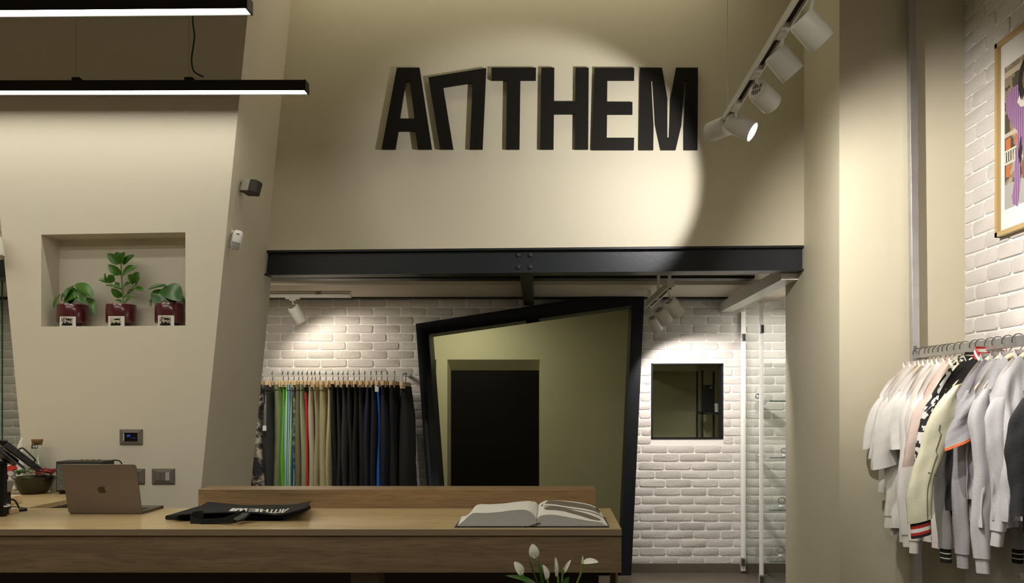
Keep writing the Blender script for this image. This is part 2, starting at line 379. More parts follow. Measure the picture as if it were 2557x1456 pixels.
# ------------------------------------------------------------------ steel beam over the opening
zt_ = lambda x: zb(x) - .003
xa, xb = -5.2, X(2001, DO - .08)
def beam():
    t = thing('steel_beam', 'black steel I-beam spanning the opening under the letters', 'beam', (0, DO, zt_(0) - .15))
    h = .145
    def bar(name, y0, y1, o0, o1):
        return G().hexa([(xa, y0, zt_(xa) - o0), (xb, y0, zt_(xb) - o0), (xb, y0, zt_(xb) - o1), (xa, y0, zt_(xa) - o1)],
                        [(xa, y1, zt_(xa) - o0), (xb, y1, zt_(xb) - o0), (xb, y1, zt_(xb) - o1), (xa, y1, zt_(xa) - o1)])
    obj('web', bar('web', DS + .035, DS + .045, .008, h - .008), M_steel, t)
    obj('flange', bar('f', DS + .0, DS + .135, 0.0, .009), M_steel, t)
    obj('flange', bar('f', DS + .0, DS + .135, h - .009, h), M_steel, t)
    for px in (1296, 1326):
        for py in (637, 667):
            c = P(px, py, DS + .035)
            b = obj('bolt', G().tube([(c.x, c.y, c.z), (c.x, c.y - .014, c.z)], .0125, 6), mat('bolt_steel', (.05, .055, .06), .3, metal=.7), t)
beam()
hj = CH + .78
t = tag(obj('ceiling_joist', G().hexa([(X(1297, DO) + .0, DO, hj - .005), (X(1329, DO), DO, hj - .005), (X(1329, DO), DO, hj + .12), (X(1297, DO), DO, hj + .12)],
                     [(X(1310, DB), DB - .14, hj - .005), (X(1334, DB), DB - .14, hj - .005), (X(1334, DB), DB - .14, hj + .09), (X(1310, DB), DB - .14, hj + .09)]), M_steel, bevel=.003),
        'grey steel joist running back from the bolted beam to the brick wall', 'joist')
# boxed white beam at the right of the passage
struct('trim_4', G().box(X(1950, DO), 1.4975, DO - .004, DB, CH + .736, CH + .81), M_white)
# ================================================================== LIGHTS IN THE PICTURE
def pendant(D, pxr, yaw, label, wires, cable=None):
    zb_ = CH + 1.527; xr = X(pxr, D)
    x0 = -4.6
    t = thing('linear_pendant_light', label, 'pendant light', (xr, D, zb_), 'black linear pendant lights over the counter')
    t.rotation_euler = (0, 0, yaw)
    L = xr - x0; w = .067; h = .051
    def B(*a): # local coordinates: x<0 runs left
        g = G(); return g
    def part(name, g, m, **k):
        for i, v in enumerate(g.v): g.v[i] = v + Vector((xr, D, zb_))
        return obj(name, g, m, t, **k)
    part('housing', G().box(-L, -.008, 0, .004, 0, h).box(-L, -.008, w - .004, w, 0, h).box(-L, -.008, 0, w, h - .004, h), M_blk2)
    part('diffuser', G().box(-L, -.01, .004, w - .004, .004, .008), M_diff)
    part('end_cap', G().box(-.008, 0, 0, w, -.001, h + .002), M_blk2, bevel=.0015)
    for px in wires:
        lx = X(px, D) - xr
        b = part('hanging_bracket', G().slab([(lx - .022, h), (lx + .045, h), (lx + .018, h + .026), (lx - .022, h + .026)], [], w*.45, w*.55), M_blk2)
        part('suspension_wire', G().tube([(lx, w/2, h + .02), (lx + .002, w/2, 4.25 - zb_)], .0008, 5), M_wire)
    if cable:
        pts = [Vector((X(px, D) - xr, w/2, Z(py, D) - zb_)) for px, py in cable]
        part('power_cable', G().tube(smooth(pts, 6), .0042, 8), M_blk2, smooth=True)
    return t
def smooth(pts, n=6):
    pts = [Vector(p) for p in pts]; out = []
    for i in range(len(pts) - 1):
        p0 = pts[max(i-1, 0)]; p1 = pts[i]; p2 = pts[i+1]; p3 = pts[min(i+2, len(pts)-1)]
        for k in range(n):
            t = k / n
            out.append(.5 * ((2*p1) + (-p0+p2)*t + (2*p0-5*p1+4*p2-p3)*t*t + (-p0+3*p1-3*p2+p3)*t**3))
    out.append(pts[-1]); return out
pendant(4.335, 763, -.0045, 'black linear pendant light whose end shows whole, hung lower in view with a black cable', (180, 464),
        [(500, 185), (482, 176), (474, 165), (471, 140), (475, 110), (478, 80), (474, 40), (474, -60), (476, -260), (476, -418)])
pendant(3.428, 617, -.018, 'black linear pendant light nearer the ceiling corner, cut by the top edge of the picture', (100, 560))
def spot(name, label, c, d, L, R, attach, track_dir, mat_body=None, power=0, col=NEUT, ang=60, lens=True, group=None, blend=.15, vents=True, es=None, along=.05):
    """c: centre of the can, d: direction the light points, attach: point on the track"""
    d = Vector(d).normalized(); c = Vector(c); a = Vector(attach); td = Vector(track_dir).normalized()
    t = thing(name, label, 'spotlight', a, group)
    mb = mat_body or M_wmet
    q = d.to_track_quat('Z', 'Y').to_matrix()
    sc = R / .045
    # adapter clipped to the track
    up = Vector((0, 0, 1)); qa = Matrix((td, up.cross(td), up)).transposed()
    obj('adapter', G().cbox(a + up*.008, (along*2.2, .03, .022), qa).cbox(a - up*.008, (along*1.0, .022, .014), qa), mb, t, bevel=.002)
    back = c - d * L * .18
    j = back + (a - back).normalized() * R * .95
    obj('stem', G().tube([a - up*.01, a - up*.03, j, back], .0055*sc, 10), mb, t, smooth=True)
    prof = [(0.0001, -L/2), (R*.8, -L/2), (R*.93, -L/2 + R*.06), (R, -L/2 + R*.2), (R, L/2 - .003), (R*.985, L/2), (R*.9, L/2), (R*.88, L/2 - .012), (.0001, L/2 - .012)]
    body = obj('housing', G().lathe(prof, c, 36, q), mb, t, smooth=True)
    if vents:
        g = G()
        for i in range(-2, 3):
            hw = R*.62*math.sqrt(max(.05, 1 - (i/2.8)**2))
            for s_ in (-1, 1):
                ctr = c + q @ Vector((i*R*.2, s_*hw*.52, -L/2 - .0005))
                g.cbox(ctr, (R*.07, hw*.8, .002), q)
        obj('vent', g, M_hole, body)['kind'] = 'stuff'
    if lens: obj('lens', G().lathe([(.0001, 0), (R*.87, 0)], c + d * (L/2 - .010), 32, q), M_lens if es is None else es, t)
    if power:
        l = bpy.data.lights.new('lamp', 'SPOT'); l.energy = power; l.color = col; l.spot_size = math.radians(ang); l.spot_blend = blend; l.shadow_soft_size = R*.35
        o = bpy.data.objects.new('lamp', l); C.objects.link(o); o.parent = t
        o.location = c + d * (L/2 + .004) - a; o.rotation_euler = (-d).to_track_quat('Z', 'Y').to_euler()
    return t
# front track on the right, runs towards the camera
ZT = CH + 1.288
tx0, tx1 = X(1815, 4.066), X(2010, 2.815)
Dn = 2.0; xn = tx1 + (tx1 - tx0) / (2.815 - 4.066) * (Dn - 2.815)
def tp(D): return Vector((tx0 + (tx1 - tx0) * (D - 4.066) / (2.815 - 4.066), D, ZT))
tdir = (tp(3) - tp(4)).normalized()
t = thing('lighting_track', 'white suspended lighting track slanting up to the right beside the letters', 'lighting track', tp(4.066))
qa = Matrix((tdir, Vector((0, 0, 1)).cross(tdir), Vector((0, 0, 1)))).transposed()
def rail_box(a, b, w, z0, z1, off=0):
    side = Vector((0, 0, 1)).cross(tdir); m = (a + b) / 2
    return G().cbox(m + Vector((0, 0, (z0 + z1)/2)) + side*off, ((b - a).length, w, z1 - z0), qa)
side = Vector((0, 0, 1)).cross(tdir)
a_, b_ = tp(4.09), tp(2.0)
g = rail_box(a_, b_, .036, .022, .03); g2 = rail_box(a_, b_, .006, 0, .03, -.016); g3 = rail_box(a_, b_, .006, 0, .03, .016)
g.add(g2.v, g2.f).add(g3.v, g3.f)
obj('rail', g, M_wmet, t)
obj('contact_slot', rail_box(a_, b_, .024, .016, .0225), M_hole, t)
for D in (4.05, 2.5):
    c = tp(D); obj('suspension_wire', G().tube([c + Vector((0, 0, .03)), (c.x, c.y, ZC)], .0016, 6), M_white, t)
gp = 'white spotlights on the suspended track'
spots = [((2027, 77), 2.77, (.70, .10, -.71), 2.70, 'nearest and largest white spotlight on the suspended track, by the top edge', 100, 72),
         ((1957, 158), 3.165, (.68, .12, -.73), 3.09, 'second white spotlight from the top of the suspended track', 90, 72),
         ((1908, 241), 3.55, (.72, .60, -.36), 3.48, 'middle white spotlight of the suspended track, drum turned lower right', 110, 96),
         ((1849, 316), 3.96, (.80, -.36, -.52), 3.87, 'white spotlight showing its glowing lens at the low end of the track', 14, 60),
         ((1797, 321), 4.12, (-.46, .88, .03), 4.05, 'grey-looking spotlight turned to the letters at the low end of the track', 62, 73)]
for (px, dep, d, at, lab, pw, ang) in spots:
    last = d[0] < 0
    spot('track_spotlight', lab, P(px[0], px[1], dep), d, .105 if not (d[1] < 0 or last) else .125, .046, tp(at), tdir, power=pw, ang=ang, col=(1, .96, .95) if last else (1, .94, .88), group=None, blend=.3 if last else .8)
# rear left track under the lowered ceiling
DT = 6.9; zt0 = ZB
t = thing('lighting_track', 'white lighting track on the rear ceiling above the trousers', 'lighting track', (X(800, DT), DT, zt0))
obj('rail', G().box(-2.9, X(876, DT), DT - .02, DT + .02, zt0 - .045, zt0 - .006), M_white, t)
obj('contact_slot', G().box(-2.9, X(874, DT), DT - .021, DT - .019, zt0 - .02, zt0 - .012), M_grey, t)
obj('mounting_clip', G().box(X(790, DT), X(803, DT), DT - .024, DT + .02, zt0 - .024, zt0), M_grey, t)
c = P(742, 784, DT)
spot('track_spotlight', 'white spotlight with slotted back hanging over the trousers rail', c, (.38, .50, -.78), .135, .045, (X(731, DT), DT, zt0 - .055), (1, 0, 0), power=10, ang=140, col=(1, .90, .76), blend=.5)
# rear right track with three
t0, t1 = Vector((X(1676, 5.62), 5.62, CH + .725)), Vector((X(1618, 6.9), 6.9, CH + .725))
td2 = (t1 - t0).normalized(); sd = Vector((0,0,1)).cross(td2)
t = thing('lighting_track', 'short white lighting track under the rear ceiling at the right', 'lighting track', t0)
q2 = Matrix((td2, sd, Vector((0,0,1)))).transposed()
obj('rail', G().cbox((t0+t1)/2 + Vector((0,0,.02)), ((t1-t0).length, .045, .045), q2), M_wmet, t)
obj('contact_slot', G().cbox((t0+t1)/2 + Vector((0,0,-.0025)), ((t1-t0).length*.96, .02, .003), q2), M_hole, t)
for f in (.06, .5, .94):
    c = t0.lerp(t1, f); obj('mounting_stem', G().box(c.x-.01, c.x+.01, c.y-.01, c.y+.01, c.z + .04, (Z(698, 6.49) if c.y < 6.49 else ZB)), M_wmet, t)
for i, (px, dep, d, f, lab, pw) in enumerate([((1683, 768), 5.75, (.55, .45, -.60), .08, 'front white spotlight of the three below the rear ceiling', 16),
                                         ((1655, 789), 6.25, (.50, .45, -.62), .48, 'middle white spotlight of the three below the rear ceiling', 20),
                                         ((1636, 809), 6.72, (.42, .50, -.70), .86, 'rearmost white spotlight of the three below the rear ceiling', 34)]):
    spot('track_spotlight', lab, P(px[0], px[1], dep), d, .12, .047 if i < 2 else .043, t0.lerp(t1, f), td2, power=pw*1.2, ang=100, col=(1, .92, .86), blend=.4)
# ================================================================== LETTERS
def cv(poly): return [(900 + x / 2.841, 130 + y / 2.841) for x, y in poly]
LET = {
 'A': ([(258,110),(418,110),(506,688),(408,688),(390,560),(268,560),(247,688),(150,688)], [[(320,205),(350,205),(384,472),(278,472)]]),
 'N': ([(482,178),(892,112),(866,688),(776,688),(796,215),(586,248),(658,688),(565,688)], []),
 'T': ([(930,110),(1246,110),(1244,198),(1134,198),(1128,688),(1033,688),(1040,198),(930,198)], []),
 'H': ([(1283,110),(1376,110),(1374,350),(1524,350),(1526,110),(1620,110),(1616,688),(1521,688),(1523,438),(1373,438),(1370,688),(1275,688)], []),
 'E': ([(1660,112),(1943,112),(1942,198),(1752,198),(1750,354),(1930,354),(1930,440),(1750,440),(1748,607),(1942,607),(1940,692),(1645,692)], []),
 'M': ([(1985,110),(2140,110),(2178,330),(2178,605),(2192,605),(2200,330),(2240,110),(2395,110),(2392,692),(2293,692),(2293,520),(2314,200),(2300,200),(2277,520),(2237,692),(2132,692),(2095,520),(2077,200),(2063,200),(2080,520),(2078,692),(1978,692)], [])}
DL = DS - .026
desc = {'A': 'black wall letter A, first of the shop name', 'N': 'black wall letter shaped like a slanted gate, standing for N', 'T': 'black wall letter T of the shop name',
        'H': 'black wall letter H of the shop name', 'E': 'black wall letter E of the shop name, lit by the bright pool', 'M': 'black wall letter M, last of the shop name'}
for k, (o_, h_) in LET.items():
    f = lambda pl_: [(X(px, DL), Z(py, DL)) for px, py in cv(pl_)]
    g = G().slab(f(o_), [f(h) for h in h_], DL, DL + .018)
    cx = sum(p[0] for p in f(o_)) / len(o_)
    t = thing('wall_letter', desc[k], 'letter', (cx, DS, Z(372, DL)), 'letters of the shop sign')
    obj('letter_face', g, M_letter, t)
    gg = G()
    pts = f(o_); n = 0
    for dx, py in ((-.0, 196), (.0, 350)):
        best = min(pts, key=lambda p: (p[0] - min(q[0] for q in pts)) + abs(p[1] - Z(py, DL)))
        gg.box(best[0] + (.035 if k in 'THEM' else .05), best[0] + (.045 if k in 'THEM' else .06), DL + .018, DS, Z(py, DL) - .005, Z(py, DL) + .005)
    obj('standoff_pin', gg, M_wire, t)
# ================================================================== SMALL WALL DEVICES
def plate(px0, py0, px1, py1, label, cat, name, kind):
    D = DW - .001; x0, x1, z0, z1 = X(px0, D), X(px1, D), Z(py1, D), Z(py0, D)
    t = thing(name, label, cat, ((x0+x1)/2, D, (z0+z1)/2))
    fw = (x1-x0); a = fw*.19; b = (z1-z0)*.22
    o = [(x0, D, z0), (x1, D, z0), (x1, D, z1), (x0, D, z1)]; o2 = [(p[0] + (.0015 if p[0] < (x0+x1)/2 else -.0015), D - .007, p[2] + (.0015 if p[2] < (z0+z1)/2 else -.0015)) for p in o]
    i2 = [(x0+a, D-.011, z0+b), (x1-a, D-.011, z0+b), (x1-a, D-.011, z1-b), (x0+a, D-.011, z1-b)]
    i3 = [(p[0], D-.005, p[2]) for p in i2]
    obj('cover_frame', G().loft([[Vector(p) for p in r] for r in (o, o2, i2, i3)], cap=False), M_grey, t)
    X0, X1, Z0, Z1 = x0+a, x1-a, z0+b, z1-b; w = X1-X0
    if kind == 'thermo':
        obj('screen', G().box(X0, X1, D-.009, D-.004, Z0, Z1), mat('dark_screen', (.004, .006, .012), .1), t)
        obj('display_digits', G().box(X0+w*.22, X0+w*.48, D-.0095, D-.009, Z0+(Z1-Z0)*.5, Z0+(Z1-Z0)*.78).box(X0+w*.6, X0+w*.85, D-.0095, D-.009, Z0+(Z1-Z0)*.35, Z0+(Z1-Z0)*.42), mat('dim_blue_display', (.02,.03,.1), .3, emit=(.05,.1,.5), es=.25), t)
        obj('edge_strip', G().box(X0, X0+w*.05, D-.011, D-.009, Z0+.003, Z1-.003), M_white, t)
    elif kind == 'switch':
        for i in range(3):
            obj('rocker', G().box(X0+w*i/3+.0008, X0+w*(i+1)/3-.0008, D-.0125, D-.004, Z0+.0008, Z1-.0008), M_grey if i < 2 else mat('silver_plastic', (.42,.42,.42), .35), t, bevel=.001)
    else:
        obj('socket', G().box(X0, X1, D-.009, D-.004, Z0, Z1), M_grey, t, bevel=.001)
        g = G()
        for i in (1, 2, 3):
            for dz in (-1, 0, 1): g.cyl((X1 - w*.1*i - .004, D-.0085, (Z0+Z1)/2 + dz*.011), (X1 - w*.1*i - .004, D-.0095, (Z0+Z1)/2 + dz*.011), .0028, 8)
        obj('pin_holes', g, M_hole, t)['kind'] = 'stuff'
    return t
plate(299.7, 1072, 356.5, 1110.5, 'grey-brown wall thermostat with dark blue screen above the laptop', 'thermostat', 'thermostat', 'thermo')
plate(380, 1170, 437, 1209, 'grey-brown light switch plate with three rockers right of the laptop', 'light switch', 'light_switch', 'switch')
plate(305, 1170, 362, 1209, 'grey-brown wall socket plate half hidden behind the laptop lid', 'wall socket', 'wall_socket', 'socket')
# wall speaker on the return
def ret_x(D, z): return -1.585 + (z - 3.524) * .0983
D_ = 4.745; z_ = Z(468, D_); xw = ret_x(D_, z_)
t = thing('wall_speaker', 'small grey speaker with dark grille on the side of the leaning pier', 'speaker', (xw, D_, z_))
def rotz(g, c, a, tilt=0):
    R_ = Matrix.Rotation(a, 3, 'Z') @ Matrix.Rotation(tilt, 3, 'Y') @ Matrix.Rotation(-.22, 3, 'X'); c = Vector(c)
    for i, v in enumerate(g.v): g.v[i] = R_ @ v + c
    return g
plan = []; 
def sp(xs): return xs
body = [(0.0, -.036), (.052, -.038), (.052, .038), (0.0, .036)]
gr = [(.0535, -.038), (.075, -.035), (.09, -.02), (.095, 0), (.09, .02), (.075, .035), (.0535, .038)]
org = (xw + .022, D_, z_)
f3 = lambda u, v, w: (u, v, w)
obj('housing', rotz(G().slab(body, [], -.032, .032, f3), org, -.35, .12), mat('grey_metal_paint', (.36, .33, .28), .4), t, bevel=.003)
obj('grille', rotz(G().slab(gr, [], -.034, .034, f3), org, -.35, .12), mat('dark_grille', (.03, .027, .023), .5, bump=.4, bscale=600), t, bevel=.003)
obj('shaded_bottom', rotz(G().slab([(.002, -.034), (.052, -.036), (.074, -.033), (.088, -.019), (.093, 0), (.088, .019), (.074, .033), (.002, .034)], [], -.0345, -.0325, f3), org, -.35, .12), mat('underside_shade', (.06,.053,.045), .5), t)  # unlit underside put into a separate darker colour
obj('bracket', G().box(xw - .004, xw + .028, D_ - .01, D_ + .012, z_ - .025, z_ + .028), M_black, t)
D_ = 4.665; z_ = Z(600, D_); xw = ret_x(D_, z_)
t = thing('motion_sensor', 'white motion sensor tilted out from the pier side below the grey speaker', 'sensor', (xw, D_, z_))
org = (xw + .038, D_ - .01, z_)
R_ = Matrix.Rotation(.35, 3, 'Z') @ Matrix.Rotation(.22, 3, 'Y')
def tr(g):
    for i, v in enumerate(g.v): g.v[i] = R_ @ v + Vector(org)
    return g
rings = []
for z, w, dpt in ((-.052, .012, .008), (-.048, .02, .014), (-.03, .026, .02), (.02, .027, .021), (.042, .025, .018), (.05, .016, .012)):
    rings.append([Vector((w*math.copysign(abs(math.cos(a))**.6, math.cos(a)), -dpt*math.copysign(abs(math.sin(a))**.7, math.sin(a)), z)) for a in [2*math.pi*k/24 for k in range(24)]])
obj('housing', tr(G().loft(rings)), M_white, t, smooth=True)
obj('lens', tr(G().loft([[Vector((.021*math.cos(a), -.023 - .0 - .004*math.sin(a), z)) for a in [math.pi*k/10 for k in range(11)]] for z in (-.042, -.016)], cap=False, close=False)), mat('grey_sensor_lens', (.25, .23, .22), .3), t, smooth=True)
obj('indicator', tr(G().box(-.007, .007, -.0225, -.019, .026, .031)), M_hole, t)
obj('wall_bracket', G().tube([(xw - .002, D_ + .01, z_ + .052), (xw + .018, D_ + .004, z_ + .04), (xw + .034, D_, z_ + .036)], [.010, .006, .005], 10).box(xw - .004, xw + .008, D_ - .004, D_ + .024, z_ + .035, z_ + .065), M_white, t)
# part of a white spotlight showing left of the pier
spot('wall_spotlight', 'white lamp peeking out at the left edge beside the pier', P(-17, 618, 4.5), (.25, -.1, -.97), .11, .045, P(-34, 585, 4.5), (1, 0, 0), vents=False, lens=False)
obj('arm', G().tube([P(-34, 585, 4.5), P(-50, 570, 4.5), (X(-60, 4.5), 4.6, Z(560, 4.5)), (X(-60, 4.5), DS, Z(560, 4.5))], .006, 8), M_wmet, bpy.data.objects['wall_spotlight'])
# ================================================================== LEAVES + PLANTS
def leaf(g, base, tip, width, nrm, curl=.12, cup=.15, n=8, m=6, th=.0012, tipness=1.0):
    """leaf blade from base to tip; nrm = rough facing direction; curl bends it backwards along its length"""
    base, tip, nrm = Vector(base), Vector(tip), Vector(nrm)
    ax = tip - base; L = ax.length; ax.normalize()
    nn = (nrm - ax * nrm.dot(ax)).normalized(); sd_ = ax.cross(nn)
    top = []; bot = []
    for i in range(n + 1):
        t = i / n; w = width/2 * (math.sin(math.pi * min(1, max(0, t))**(.8)) ** (.65)) + .0006
        for j in range(m + 1):
            s = -1 + 2*j/m
            p = base + ax * (L*t) + sd_ * (w*s) + nn * (curl*L*math.sin(math.pi*t) + cup*w*(abs(s)**1.5) - .0*s)
            top.append(p + nn*th/2); bot.append(p - nn*th/2)
    k = len(top); fs = []
    for i in range(n):
        for j in range(m):
            a = i*(m+1)+j; fs.append((a, a+1, a+m+2, a+m+1)); fs.append((k+a, k+a+m+1, k+a+m+2, k+a+1))
    for i in range(n):
        for j in (0, m):
            a = i*(m+1)+j; b = a+m+1; fs.append((a, b, k+b, k+a))
    g.add(top + bot, fs)
def nz(px, py): return (px/3.653, 540 + py/3.653)
def niche_plant(label, cx0, cx1, ytop, leaves, stems, name, leafmat, dz=0):
    xc = (nz((cx0+cx1)/2, 0)[0]); Dp = DW + .082
    r = (cx1 - cx0)/3.653 / 2 * Dp / F; c = Vector((X(xc, Dp), Dp, 0)); zb0 = n0[1]; ztp = Z(nz(0, ytop)[1], Dp - r)
    t = thing(name, label, 'potted plant', (c.x, Dp, zb0), 'potted plants in the niche')
    h = ztp - zb0
    prof = [(.0001, 0), (r*.62, 0), (r*.66, .012), (r*.70, .018), (r*.95, .022), (r, .032), (r, h - .003), (r*.985, h), (r*.93, h), (r*.92, h - .02), (.0001, h - .02)]
    obj('pot', G().lathe(prof, (c.x, c.y, zb0), 40), M_pot, t, smooth=True)
    obj('soil', G().lathe([(.0001, h - .012), (r*.91, h - .014)], (c.x, c.y, zb0), 24), M_soil, t)
    for i, (bx, by, tx, ty, w, dD, face) in enumerate(leaves):
        g = G()
        D0 = Dp - .01; D1 = Dp + dD
        b = P(*nz(bx, by), D0); tp_ = P(*nz(tx, ty), D1)
        leaf(g, b, tp_, w*1.22/3.653 * Dp / F, face, curl=.08, cup=.18)
        obj('leaf', g, leafmat if i % 3 else MC['dark_green_leaf'] if leafmat is M_leaf2 else MC['glossy_green_leaf'], t, smooth=True)
    for s_ in stems:
        w = s_[0]; pts = [P(*nz(x, y), Dp - .005) for x, y in s_[1:]]
        obj('stem', G().tube(smooth(pts, 4), w, 8), M_stem, t, smooth=True)
    return t
U = (0, -.75, .65); Lf = (-.5, -.7, .5); Rt = (.5, -.7, .5)
niche_plant('potted plant with round drooping leaves at the left of the niche', 533, 795, 797,
  [(590, 790, 672, 630, 62, -.03, Lf), (553, 712, 492, 842, 50, -.05, Lf), (575, 800, 705, 735, 95, -.06, U), (660, 640, 640, 800, 95, -.02, U), (700, 612, 845, 745, 92, -.05, Rt),
   (700, 665, 775, 800, 85, -.055, U), (820, 745, 868, 900, 48, -.05, Rt), (600, 700, 560, 770, 60, .0, Lf), (740, 800, 835, 760, 55, -.04, U)],
  [(.0016, (650, 800), (600, 780), (553, 760)), (.0016, (650, 800), (690, 740), (702, 640)), (.0016, (660, 800), (740, 740), (815, 745)), (.0016, (640, 800), (610, 740), (600, 700))], 'potted_plant', M_leaf)
niche_plant('tall branching potted plant in the middle of the niche', 977, 1235, 795,
  [(1100, 435, 978, 342, 66, -.03, Lf), (1095, 410, 1062, 328, 56, -.0, U), (1108, 425, 1140, 328, 78, -.03, U), (1118, 440, 1225, 352, 50, -.03, Rt), (1100, 535, 985, 443, 62, -.03, Lf),
   (1112, 545, 1245, 462, 92, -.04, U), (1045, 595, 1058, 502, 60, -.05, U), (1003, 608, 960, 518, 66, -.04, Lf), (1040, 600, 990, 535, 60, -.01, Lf), (998, 605, 900, 580, 46, -.03, U), (1225, 610, 1165, 535, 78, -.05, U),
   (1235, 628, 1278, 560, 62, -.05, Rt), (1230, 560, 1268, 510, 44, -.01, Rt), (1110, 662, 962, 628, 24, -.02, U), (1110, 738, 1015, 660, 56, -.04, Lf), (1120, 655, 1190, 612, 56, -.04, U), (1228, 655, 1330, 688, 38, -.05, U),
   (1120, 786, 1052, 765, 28, -.04, U), (1140, 792, 1205, 742, 34, -.04, Rt), (1130, 742, 1245, 735, 14, -.04, U), (1085, 640, 1055, 605, 30, -.0, U), (1160, 700, 1228, 672, 34, -.02, U)],
  [(.0035, (1132, 800), (1118, 700), (1112, 600), (1106, 500), (1104, 415)), (.002, (1120, 690), (1080, 630), (1045, 592)), (.002, (1116, 665), (1050, 650), (998, 604)), (.002, (1128, 735), (1180, 690), (1232, 622)), (.0016, (1120, 740), (1180, 700), (1228, 660))],
  'potted_plant', M_leaf)
niche_plant('potted plant with two large glossy round leaves at the right of the niche', 1421, 1673, 786,
  [(1520, 628, 1352, 668, 44, -.04, U), (1495, 665, 1425, 812, 128, -.06, U), (1505, 640, 1650, 775, 150, -.065, (.1, -.8, .5)), (1400, 735, 1376, 824, 36, -.05, Lf), (1658, 720, 1688, 815, 26, -.03, Rt), (1545, 700, 1600, 790, 90, -.03, U), (1590, 640, 1640, 720, 70, -.0, U)],
  [(.0016, (1550, 795), (1520, 720), (1500, 660)), (.0016, (1550, 795), (1600, 740), (1655, 725)), (.0016, (1540, 795), (1450, 740), (1400, 738))], 'potted_plant', M_leaf2)
# cards on the niche sill
M_card = ramp_mat('card_picture', [(0, (.012,.01,.01)), (.40, (.10,.07,.05)), (.47, (.35,.30,.22)), (.56, (.62,.58,.48))], scale=120, detail=2)
def card(x0, x1, y0, y1, label, mid):
    D = DW + .004; a, b = nz(x0, y0), nz(x1, y1)
    X0, X1, Z1, Z0 = X(a[0], D), X(b[0], D), Z(a[1], D), n0[1]
    t = thing('photo_card', label, 'photo card', ((X0+X1)/2, D, Z0), 'small photo cards on the niche sill')
    obj('card', G().box(X0, X1, D, D + .001, Z0, Z1), M_paper, t)
    w = X1-X0; h = Z1-Z0
    p = obj('picture', G().box(X0+w*.1, X1-w*.2, D-.0006, D-.0001, Z0+h*.08, Z1-h*.1), mid, t)
    # the little shop front in the print: a white band with dark sign marks
    obj('picture_sign', G().box(X0+w*.38, X0+w*.72, D-.001, D-.0006, Z1-h*.38, Z1-h*.24), M_letter, p)
    obj('picture_figures', G().slab([(X0+w*.14, Z0+h*.1), (X0+w*.76, Z0+h*.1), (X0+w*.72, Z0+h*.4), (X0+w*.6, Z0+h*.32), (X0+w*.5, Z0+h*.46), (X0+w*.36, Z0+h*.3), (X0+w*.22, Z0+h*.44)], [], D-.001, D-.0006), M_letter, p)
card(545, 691, 915, 1003, 'small white photo card leaning before the left maroon pot', M_card)
card(988, 1135, 912, 1000, 'small white photo card leaning before the middle maroon pot', ramp_mat('card_picture_pale', [(0, (.05,.03,.02)), (.38, (.3,.24,.15)), (.45, (.6,.56,.42)), (.62, (.28,.05,.03))], scale=110, detail=2))
card(1441, 1588, 905, 997, 'small white photo card leaning before the right maroon pot', M_card)
# ================================================================== COUNTER
CX1 = .2535
t = thing('sales_counter', 'long oak sales counter across the foreground with thick front panel', 'counter', (-1.4, 3.5, 0))
obj('worktop', G().box(-4.6, CX1 - .001, 3.232, 3.86, TOP - .0235, TOP), M_wood, t, bevel=.001)
obj('shaded_edge', G().box(-4.6, CX1, 3.23, 3.2325, TOP - .0235, TOP - .0008), mat('shaded_edge_brown', (.20, .145, .09), .5, bump=.1, bscale=90, var=.12, vscale=5, stretch=(1, 12, 12)), t)  # front edge of the worktop, its shade put into a darker colour
zp = Z(1430, 3.236)
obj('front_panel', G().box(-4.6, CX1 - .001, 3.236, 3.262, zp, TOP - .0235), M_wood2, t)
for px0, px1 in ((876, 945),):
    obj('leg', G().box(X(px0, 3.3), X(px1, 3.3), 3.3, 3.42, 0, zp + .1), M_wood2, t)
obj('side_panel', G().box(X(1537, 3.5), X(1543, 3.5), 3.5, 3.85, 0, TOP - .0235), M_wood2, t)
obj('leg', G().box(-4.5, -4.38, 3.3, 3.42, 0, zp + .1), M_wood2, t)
obj('back_panel', G().box(-4.6, .2, 3.83, 3.85, 0, TOP - .0235), mat('dark_wood_panel', (.05, .03, .015), .6), t)
ZL = CH - (1222.5 - VY) * 3.86 / F
t = tag(obj('counter_ledge', G().box(X(495, 3.862), X(1487.5, 3.862), 3.862, 4.02, 0.0, ZL), M_wood3, bevel=.0015), 'raised oak ledge standing behind the sales counter', 'ledge')
t = thing('side_counter', 'lower left oak side counter behind the sales counter against the pier', 'counter', (-3, 4.2, 0))
obj('worktop', G().box(-4.6, -2.31, 3.885, DW - .002, TOP - .022, TOP), wood('oak_side', (.40,.28,.13), (.58,.43,.22), .4), t, bevel=.001)
obj('side_panel', G().box(-2.36, -2.34, 3.9, DW - .004, 0, TOP - .022), M_wood2, t)
# ================================================================== LAPTOP
M_alu = mat('bronze_aluminium', (.20, .165, .14), .42, metal=.7)
xl0, xl1 = -2.007, -1.703; yb = 3.654
t = thing('laptop', 'open bronze-grey laptop seen from behind with a bitten apple on the lid', 'laptop', ((xl0+xl1)/2, yb, TOP))
def rrect(x0, x1, z0, z1, r, n=6):
    p = []
    for cx, cz, a0_ in ((x1-r, z0+r, -90), (x1-r, z1-r, 0), (x0+r, z1-r, 90), (x0+r, z0+r, 180)):
        for k in range(n+1):
            a = math.radians(a0_ + 90*k/n); p.append((cx + r*math.cos(a), cz + r*math.sin(a)))
    return p
obj('base', G().slab(rrect(xl0, xl1, yb, yb + .212, .012), [], TOP + .001, TOP + .012, lambda u, v, w: (u, v, w)), mat('dark_aluminium', (.16,.14,.12), .4, metal=.8), t)
obj('keyboard', G().slab(rrect(xl0+.02, xl1-.02, yb + .03, yb + .12, .004), [], TOP + .012, TOP + .0128, lambda u, v, w: (u, v, w)), M_black, t)
H = .212; th_ = .0055
ang = math.atan2(.055, .205)   # leans towards the camera
